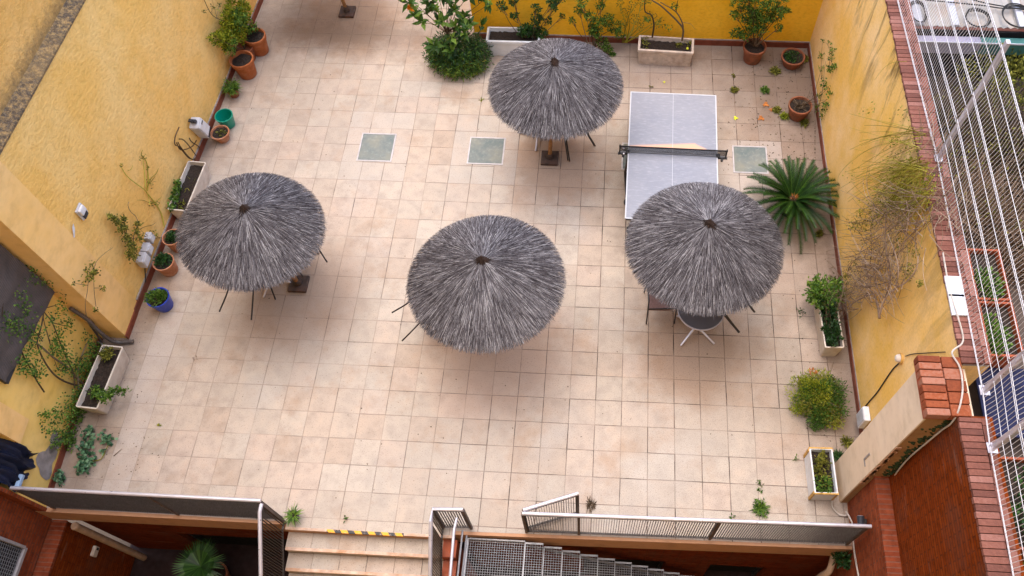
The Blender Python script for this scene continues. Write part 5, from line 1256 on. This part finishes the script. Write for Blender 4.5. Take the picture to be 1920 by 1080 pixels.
dt = thing('dry_branch', 'loose grey brown dead branches lying over the coping into the mesh fence', 'branch', (6.5, 1.8, 3.65)); c0 = Vector((6.5, 1.8, 3.65)); mb = MB()
for k in range(70):
    a = Vector((R(6.25, 6.6), R(1.2, 2.6), 3.65+R(.0, .1))); e = a+Vector((R(-.25, .5), R(-.7, .7), R(-.05, .3))); mb.tube(curve([a-c0, (a+e)/2+rdir()*.08-c0, e-c0], 4), R(.003, .007), 4, .002)
mb.tube([Z_(1735, 395, 3.7)-c0, Z_(1790, 352, 3.8)-c0], .012, 6, .006); mb.build('twig', M['twig_grey'], dt)

# neighbour's planting and furniture beyond the mesh
random.seed(91)
for i, (x, y, rx, ry, h, lab, mt) in enumerate(((7.45, 3.6, .55, .8, 1.0, 'brown leafless shrub beyond the fence, beside the gutter', 'twig'), (7.35, 2.5, .5, .6, .9, 'dense grey brown brushwood beyond the middle of the fence', 'twig_grey'), (8.5, 3.3, .8, .9, 1.2, 'tall brown brushwood at the right edge beyond the fence', 'twig'), (8.1, 1.9, .6, .8, .9, 'brown brushwood beyond the orange planters', 'twig_grey'))):
    t = thing('brushwood', lab, 'shrub', (x, y, 2.35), 0, 'leafless shrubs beyond the fence'); mb = MB()
    for k in range(900):
        b0 = Vector((R(-rx, rx)*.8, R(-ry, ry)*.7, 0)); e = b0+Vector((R(-.4, .4), R(-.4, .4), R(.2, 1)*h)); mb.tube(curve([b0, (b0+e)/2+rdir()*.12, e], 3), R(.004, .009), 4, .002)
    mb.build('twig', M[mt], t); lf = MB()
    ellipsoid_leaves(lf, (0, 0, h*.45), (rx, ry, h*.5), 1300 if i in (0, 2) else 420, .05, .03); lf.build('foliage', M['leaf_olive'], t)
for (u, v, z, rr, n, lab) in ((1850, 160, 2.7, .5, 900, 'dark green bush beyond the fence below the teal gutter'), (1912, 150, 2.8, .4, 800, 'olive bush at the right edge below the teal gutter')):
    p = Z_(u, v, z); t = thing('shrub', lab, 'shrub', (p.x, p.y, 2.35)); lf = MB(); ellipsoid_leaves(lf, (0, 0, .45), (rr, rr, .42), n, .06, .035); lf.build('foliage', M['leaf_olive'], t)
def wall_planter(lab, x, y, ln, wd, z, h, lm, grp='orange planters on the neighbour side'):
    t = thing('planter_box', lab, 'planter', (x, y, z), 0, grp)
    mb = MB(); a, b, w = wd/2, ln/2, .03
    mb.box(-a, -a+w, -b, b, 0, h, .006); mb.box(a-w, a, -b, b, 0, h, .006); mb.box(-a+w, a-w, -b, -b+w, 0, h-.002, .006); mb.box(-a+w, a-w, b-w, b, 0, h-.002, .006); mb.box(-a+w, a-w, -b+w, b-w, 0, .03)
    mb.build('body', M['red_paint'], t)
    mb = MB(); mb.box(-a+w+.001, a-w-.001, -b+w+.001, b-w-.001, .03, h-.09); mb.build('soil', M['soil'], t)
    lf = MB()
    for k in range(5): ellipsoid_leaves(lf, (R(-a*.5, a*.5), R(-b*.8, b*.8), h-.04), (.10, .14, .09), 90, .06, .035)
    lf.build('foliage', M[lm], t)
    return t
PZ = 2.36
wall_planter('orange painted planter box beyond the fence, nearer the brushwood', 7.21, 1.12, .74, .42, PZ, .62, 'leaf_mid')
wall_planter('orange painted planter box beyond the fence, next to the blue panel', 7.21, .36, .74, .42, PZ, .62, 'leaf_mid')
wall_planter('orange planter box with bushy plants at the right edge of the picture', 7.02, -1.75, 1.0, .5, PZ, .66, 'leaf_dark')
sp = thing('solar_panel', 'dark blue tilted panel beyond the fence between the orange planters', 'panel', (7.35, -.45, PZ)); mb = MB(); mb.box(-.42, .5, -.45, .42, .30, .335, .004); mb.build('panel', M['solar'], sp)
mb = MB()
for sx in (-.36, .44):
    for sy in (-.4, .36): mb.box(sx-.02, sx+.02, sy-.02, sy+.02, 0, .299)
mb.build('stand', M['galv'], sp)
gs = thing('shrub', 'bright green plants growing at the right edge beyond the fence', 'shrub', (7.3, -2.7, PZ)); lf = MB(); ellipsoid_leaves(lf, (0, 0, .4), (.4, .7, .4), 1200, .07, .04); lf.build('foliage', M['leaf_mid'], gs)
tb = MB(); tb.box(6.68, 7.0, -1.25, -.95, PZ, PZ+.32, .02); tag(tb.build('storage_box', M['blue_plastic']), 'blue box on the ground beyond the fence near the planters', 'box')

# ---- fixtures on the walls
def at_wall(u, v, pl): return X_(u, v, pl)
fx = thing('junction_box', 'pale grey box with slanted cover high on the left wall', 'junction box', tuple(X_(150, 396, -5.165)))
mb = MB(); mb.box(0, .035, -.085, .085, -.12, .10, .012); mb.build('body', M['grey_plastic'], fx)
mb = MB(); mb.box(.0352, .075, -.07, .06, -.02, .095, .015); mb.build('cover', M['white_plastic'], fx)
mb = MB(); mb.box(.0352, .055, -.06, .05, -.115, -.03, .008); mb.build('vent', M['dark_plastic'], fx)
mb = MB(); p = X_(137, 433, -5.170); mb.add([(p.x+.004, p.y+a, p.z+b) for a, b in ((.09, .06), (.03, .05), (-.08, -.06), (-.05, -.075), (.05, -.01))], [(0, 1, 2, 3, 4)]); tag(mb.build('chipped_patch', M['white_plastic']), 'small white chip in the plaster below the pale grey box', 'plaster chip')
for (u, v, s, lab) in ((262, 487, .10, 'grey meter box lowest in the row above the leafy pot'), (269, 467, .085, 'grey meter box in the middle of the row above the leafy pots'), (273, 459, .0, '')):
    if not s: continue
    t = thing('meter_box', lab, 'meter box', tuple(X_(u, v, -5.145)), 0, 'grey boxes low on the left wall')
    mb = MB(); mb.box(0, .12, -s, s, -s*.95, s*.95, .012); mb.build('body', M['grey_plastic'], t)
    mb = MB(); mb.box(.1202, .128, -s*.8, s*.8, -s*.75, s*.75, .004); mb.build('lid', M['white_plastic'], t)
t = thing('meter_box', 'small grey box uppermost in the row, half behind the leafy vine', 'meter box', tuple(X_(271, 463, -5.145)+Vector((0, .16, .03))), 0, 'grey boxes low on the left wall')
mb = MB(); mb.box(0, .10, -.07, .07, -.08, .08, .012); mb.build('body', M['grey_plastic'], t)
mb = MB(); mb.box(.1002, .107, -.055, .055, -.06, .06, .004); mb.build('lid', M['white_plastic'], t)
mb = MB(); mb.tube(curve([X_(262, 480, -5.11), X_(272, 480, -5.12), X_(276, 492, -5.15), X_(272, 500, -5.15), (-5.13, 2.05, .14)], 5), .008, 6); tag(mb.build('cable', M['cable']), 'black cable running down from the grey meter boxes', 'cable')
# hose reel
hz = thing('hose_reel', 'pale grey wall hose reel box with black tap on the left wall', 'hose reel', tuple(X_(361, 238, -5.02))); c0 = Vector(hz.location)
hz.rotation_euler = (radians(16), 0, 0)
mb = MB(); mb.box(.02, .20, -.10, .13, -.28, .16, .03); mb.build('body', M['grey_plastic'], hz, True)
mb = MB(); mb.box(.2002, .212, -.08, .11, -.20, .14, .004); mb.build('cover', M['white_plastic'], hz)
mb = MB(); mb.box(.2122, .216, .01, .09, .085, .115); mb.box(.19, .205, -.08, .11, -.265, -.215); mb.build('slot', M['dark_plastic'], hz)
mb = MB(); mb.tube([(.02, .02, .20), (.12, .02, .22), (.12, -.02, .30)], .016, 8); mb.box(.06, .16, -.01, .05, .17, .23, .01); mb.box(.10, .15, -.05, .0, .30, .36, .01); mb.build('tap', M['dark_plastic'], hz)
mb = MB()
P = lambda u, v, d=0: X_(u, v, -4.99+d)-c0
mb.tube(curve([P(336, 222), P(326, 235), P(324, 248), P(332, 258), P(345, 285), P(358, 298)], 6), .011, 7)
mb.tube(curve([P(333, 243), P(340, 248), P(348, 262), P(356, 280), P(361, 292)], 6), .010, 7); mb.tube(curve([P(327, 246), P(332, 262), P(342, 268), P(356, 270), P(365, 264)], 6), .010, 7)
mb.tube(curve([P(352, 252), P(356, 262), P(368, 278), Z_(374, 293, .03)-c0, Z_(388, 309, .03)-c0], 6), .010, 7); mb.tube(curve([P(330, 246, .02), P(335, 260, .02), P(352, 292, .02), Z_(365, 298, .05)-c0, Z_(375, 306, .04)-c0], 6), .009, 7)
mb.build('hose', M['hose'], hz, True)
# downpipe lying in the recess at lower left
mb = MB(); mb.tube(curve([X_(132, 578, -5.52), X_(165, 600, -5.46), Vector((-5.40, .98, .45)), Vector((-5.32, .97, .10)), Z_(250, 640, .05)], 6), .032, 12)
tag(mb.build('drain_pipe', M['grey_pipe'], None, True), 'dark grey bent drain pipe leaning out of the plaster recess', 'pipe')
mb = MB(); mb.tube(curve([X_(165, 603, -5.50), X_(190, 640, -5.52), Vector((-5.50, .90, .20)), Z_(232, 668, .02)], 6), .018, 8); tag(mb.build('drain_hose', M['grey_pipe'], None, True), 'thin grey hose running beside the bent drain pipe', 'hose')
# lamp and cable on the right wall
lp = thing('wall_lamp', 'round white bulkhead lamp on the right wall next to the brick capped pier', 'lamp', tuple(X_(1691, 672, 6.375)))
mb = MB(); mb.lathe([(.075, 0), (.075, .03), (0, .03)], 20); o = mb.build('base', M['ochre_trim'], lp, True); o.rotation_euler = (0, -pi/2, 0)
mb = MB(); mb.lathe([(.056, .031), (.054, .055), (.038, .08), (0, .09)], 20); o = mb.build('globe', M['planter'], lp, True); o.rotation_euler = (0, -pi/2, 0)
mb = MB(); pl = 6.362
mb.tube(curve([X_(1688, 679, pl), X_(1672, 695, pl), X_(1645, 735, pl), X_(1628, 755, pl), X_(1616, 773, pl), X_(1617, 790, pl)], 5), .009, 6); mb.tube(curve([X_(1697, 668, pl), X_(1710, 664, pl), X_(1735, 662, pl), X_(1772, 660, pl)], 5), .006, 6)
tag(mb.build('lamp_cable', M['cable']), 'black cable running down the right wall from the round lamp', 'cable')
t = thing('switch_box', 'white flat box low on the right wall behind the pier', 'switch box', tuple(X_(1626, 783, 6.365))); mb = MB(); mb.box(-.09, 0, -.10, .12, -.20, .14, .012); mb.build('body', M['white_plastic'], t)
mb = MB(); mb.box(-.097, -.0902, -.08, .10, -.18, .12, .004); mb.build('lid', M['grey_plastic'], t)
mb = MB(); mb.tube(curve([X_(1768, 474, 6.37), X_(1780, 540, 6.37), X_(1795, 590, 6.38), Z_(1806, 638, 3.64), Z_(1788, 656, 3.64), Z_(1786, 666, 3.65), Z_(1800, 690, 3.645), Z_(1805, 730, 3.645), Z_(1797, 770, 3.64), Vector((6.20, -1.06, 3.45)), Y_(1768, 805, -1.05), Y_(1740, 828, -1.05), Y_(1705, 858, -1.05), Y_(1682, 885, -1.05), Y_(1675, 900, -1.04), Y_(1674, 914, -1.03)], 5), .010, 6)
tag(mb.build('wall_cable', M['pale_cable'], None, True), 'pale cable draped over the coping and down past the brick capped pier', 'cable')
mb = MB(); mb.tube(curve([Z_(1560, 938, .04), Z_(1562, 952, .03), Z_(1574, 965, .03), Z_(1588, 966, .05), Vector((6.00, -1.16, .10)), X_(1599, 985, 6.04), X_(1600, 1020, 6.04), X_(1606, 1060, 6.04), X_(1612, 1090, 6.04)], 6), .012, 7)
tag(mb.build('wall_cable', M['pale_cable'], None, True), 'pale cable looping round the foot of the pier and down the brick wall', 'cable')
for (u, v, lab) in ((1790, 538, 'white flat plate on the right wall coping, the farther of two'), (1797, 572, 'white flat plate on the right wall coping, the nearer of two')):
    p = Z_(u, v, 3.64); mb = MB(); mb.box(p.x-.10, p.x+.08, p.y-.14, p.y+.13, 3.636, 3.665, .004, None); tag(mb.build('coping_plate', M['white_plastic']), lab, 'plate', 'white plates on the coping')
sl2 = thing('spotlight', 'small dark spotlight at the end of the right railing', 'spotlight', tuple(X_(1624, 978, 6.05)))
mb = MB(); mb.box(-.05, 0, -.03, .03, -.03, .03, .004); mb.tube([(-.05, 0, 0), (-.09, 0, .03)], .012, 8); mb.build('bracket', M['black_tube'], sl2)
mb = MB(); mb.tube([(-.09, -.06, .05), (-.09, .05, .07)], .042, 14, .05); mb.build('head', M['dark_plastic'], sl2, True)
mb = MB(); mb.lathe([(0, 0), (.036, 0), (.036, .003), (0, .003)], 14, (0, 0, 0)); o = mb.build('lens', M['grey_plastic'], sl2); o.location = (-.09, .053, .071); o.rotation_euler = (radians(-80), 0, 0)
# well fixtures
mb = MB(); mb.tube([(-5.30, -1.80, -.50), (-5.30, -1.80, -2.74)], .055, 14); mb.lathe([(.055, -.50), (.062, -.49), (.05, -.46), (0, -.455)], 14, (-5.30, -1.80, 0)); tag(mb.build('downpipe', M['beige_pipe'], None, True), 'beige downpipe in the left sunken area', 'downpipe')
dp = thing('downpipe', 'beige downpipe with elbow at the right end of the sunken area', 'downpipe', (5.82, -1.85, 0))
mb = MB(); mb.tube(curve([(.12, .22, -.52), (.06, .02, -.62), (0, -.02, -.85)], 6)+[Vector((0, -.02, -2.74))], .05, 12); mb.build('pipe', M['beige_pipe'], dp, True)
lp2 = thing('wall_lamp', 'small cream emergency lamp on the dark brick of the left sunken area', 'lamp', (-5.45, -1.90, -1.42)); mb = MB(); mb.box(0.001, .06, -.16, .0, -.055, .055, .012); mb.build('body', M['planter'], lp2)
mb = MB(); mb.box(.0601, .066, -.06, -.02, -.03, .03, .004); mb.build('sensor', M['dark_plastic'], lp2)
cw = thing('shrub', 'dark green plant growing from the wall at the right end of the railing', 'plant', (5.95, -1.72, -.25)); lf = MB(); ellipsoid_leaves(lf, (0, 0, 0), (.14, .14, .22), 420, .055, .035, tint=(0, .6)); lf.build('foliage', M['leaf_dark'], cw)

# ---- weeds, leaves, litter
def weed(lab, u, v, r, n, mt, name='weed', l=.05, w=.02, z=.0):
    p = Z_(u, v, 0); t = MB()
    if n < 40:
        for k in range(n): t.leaf((random.gauss(0, r*.5), random.gauss(0, r*.5), .012), rdir()+Vector((0, 0, .5)), rdir(), l, w, R(0, 1))
    else:
        grass_leaves(t, (0, 0, .005), n, r*1.3, .012, 1., (0, 1), 1.1); ellipsoid_leaves(t, (0, 0, r*.35), (r, r, r*.45), n*3, l, w)
    o = t.build(name, M[mt]); o.location = p; return tag(o, lab, 'weed', 'weeds growing in the joints')
weed('round green weed tuft in a joint just behind the right railing', 1425, 953, .12, 60, 'leaf_mid')
weed('little weed in the joint above the round tuft near the right railing', 1423, 920, .03, 14, 'leaf_mid'); weed('topmost little weed in the joint above the round tuft', 1424, 906, .04, 18, 'leaf_mid')
weed('tiny weed at the foot of the right railing', 1372, 970, .03, 12, 'leaf_mid'); weed('tiny round weed left of the white trough with ochre trim', 1492, 860, .035, 16, 'leaf_mid')
weed('tiny weed in the joint near the hazard tape', 648, 972, .03, 12, 'leaf_mid'); weed('green weed in the joint behind the ping pong table', 1377, 170, .07, 50, 'leaf_olive')
weed('small weed in the joint left of the pot in front of the back wall', 1375, 143, .04, 20, 'leaf_olive'); weed('bright weed on the dirty tiles in the far right corner', 1433, 171, .08, 44, 'leaf_mid')
weed('straggly weed by the corner bowl', 1452, 135, .10, 44, 'leaf_olive'); weed('yellow green weed beside the twig filled pot', 1470, 220, .08, 44, 'leaf_yellow'); weed('small weed on dirty tiles left of the twig filled pot', 1455, 208, .07, 42, 'leaf_olive')
weed('weed tuft by the right wall below the twig filled pot', 1508, 233, .08, 44, 'leaf_olive'); weed('weeds in front of the corner bowl', 1488, 118, .09, 44, 'leaf_olive'); weed('weed between the corner bowl and the right wall', 1507, 112, .08, 42, 'leaf_olive')
weed('little weed at the base of the back trough', 1220, 163, .03, 12, 'leaf_olive'); weed('grassy weed beside the pier foot', 1588, 830, .09, 44, 'leaf_olive'); weed('dark weeds behind the white trough by the pier', 1572, 858, .10, 48, 'leaf_dark')
weed('weeds between the cycad and the right wall', 1535, 440, .06, 40, 'leaf_olive'); weed('small weed on the tiles left of the cream trough', 1502, 586, .06, 30, 'leaf_dark')
weed('little green weed by the rim of the back parasol', 903, 188, .03, 12, 'leaf_yellow'); weed('tiny weed on the tiles beside the lower left trough', 300, 797, .025, 8, 'leaf_yellow'); weed('flattened dry weed at a joint right of the drain pipe', 367, 673, .03, 10, 'twig_grey', l=.05, w=.01)
mb = MB()
random.seed(5)
def fallen(u, v, s, mt, lab, grp):
    mb = MB(); mb.leaf((0, 0, .012), (cos(u), sin(u), .05), (0, 0, 1), s, s*.6, .5, .2); mb.leaf((0, 0, .013), (cos(u+1), sin(u+1), .08), (0, 0, 1), s*.7, s*.45, .7, .2); mb.leaf((0, 0, .013), (cos(u-1), sin(u-1), .08), (0, 0, 1), s*.7, s*.45, .6, .2)
    o = mb.build('fallen_leaf', M[mt]); o.location = Z_(u, v, 0); tag(o, lab, 'leaf', grp)
fallen(1432, 195, .12, 'dry_leaf', 'orange dead leaf on the tiles near the twig filled pot, the upper one', 'dead leaves'); fallen(1430, 221, .12, 'dry_leaf', 'orange dead leaf on the tiles near the twig filled pot, the lower one', 'dead leaves'); fallen(1448, 207, .08, 'dry_leaf', 'small brown dead leaf left of the twig filled pot', 'dead leaves')
fallen(1376, 222, .09, 'fresh_leaf', 'fresh yellow leaf on the tiles right of the ping pong table', 'fresh leaves'); fallen(1247, 155, .05, 'fresh_leaf', 'small yellow leaf behind the ping pong table', 'fresh leaves')
lit = MB()
for k in range(1100):
    zone = random.random()
    if zone < .55: u, v = min(1528, random.gauss(1480, 55)), R(95, 320)
    elif zone < .68: u, v = R(1480, 1590), R(300, 850)
    elif zone < .78: u, v = R(120, 300), R(600, 900)
    else: u, v = R(450, 1500), R(100, 940)
    p = Z_(u, v, 0); s = R(.004, .014)*(1.3 if zone < .45 else 1); a = R(0, 6)
    lit.add([p+Vector((cos(a)*s, sin(a)*s, .004)), p+Vector((cos(a+2.1)*s, sin(a+2.1)*s, .005)), p+Vector((cos(a+4.2)*s*1.5, sin(a+4.2)*s*1.5, .007))], [(0, 1, 2)])
tag(lit.build('leaf_litter', M['twig']), 'dark crumbs and bits of dead leaf scattered over the tiles', 'litter', kind='stuff')
mb = MB(); p = Z_(1104, 948, 0)
for k in range(14): a = radians(R(40, 110)) if k < 9 else R(0, 6); mb.tube([(R(-.03, .03), R(-.06, .06), .012), (cos(a)*R(.06, .16), sin(a)*R(.06, .16), R(.02, .06))], .006, 4, .002)
ellipsoid_leaves(mb, (.02, 0, .03), (.05, .07, .025), 60, .06, .02)
o = mb.build('dead_sprig', M['twig']); o.location = p; tag(o, 'dry dead sprig lying on the tiles behind the right railing', 'dead sprig')
mb = MB(); a, b2 = Z_(213, 855, .012), Z_(228, 842, .012); mb.tube([a, b2], .006, 5, .003); tag(mb.build('fallen_twig', M['twig']), 'thin twig lying on the tiles by the blue green plant', 'twig')
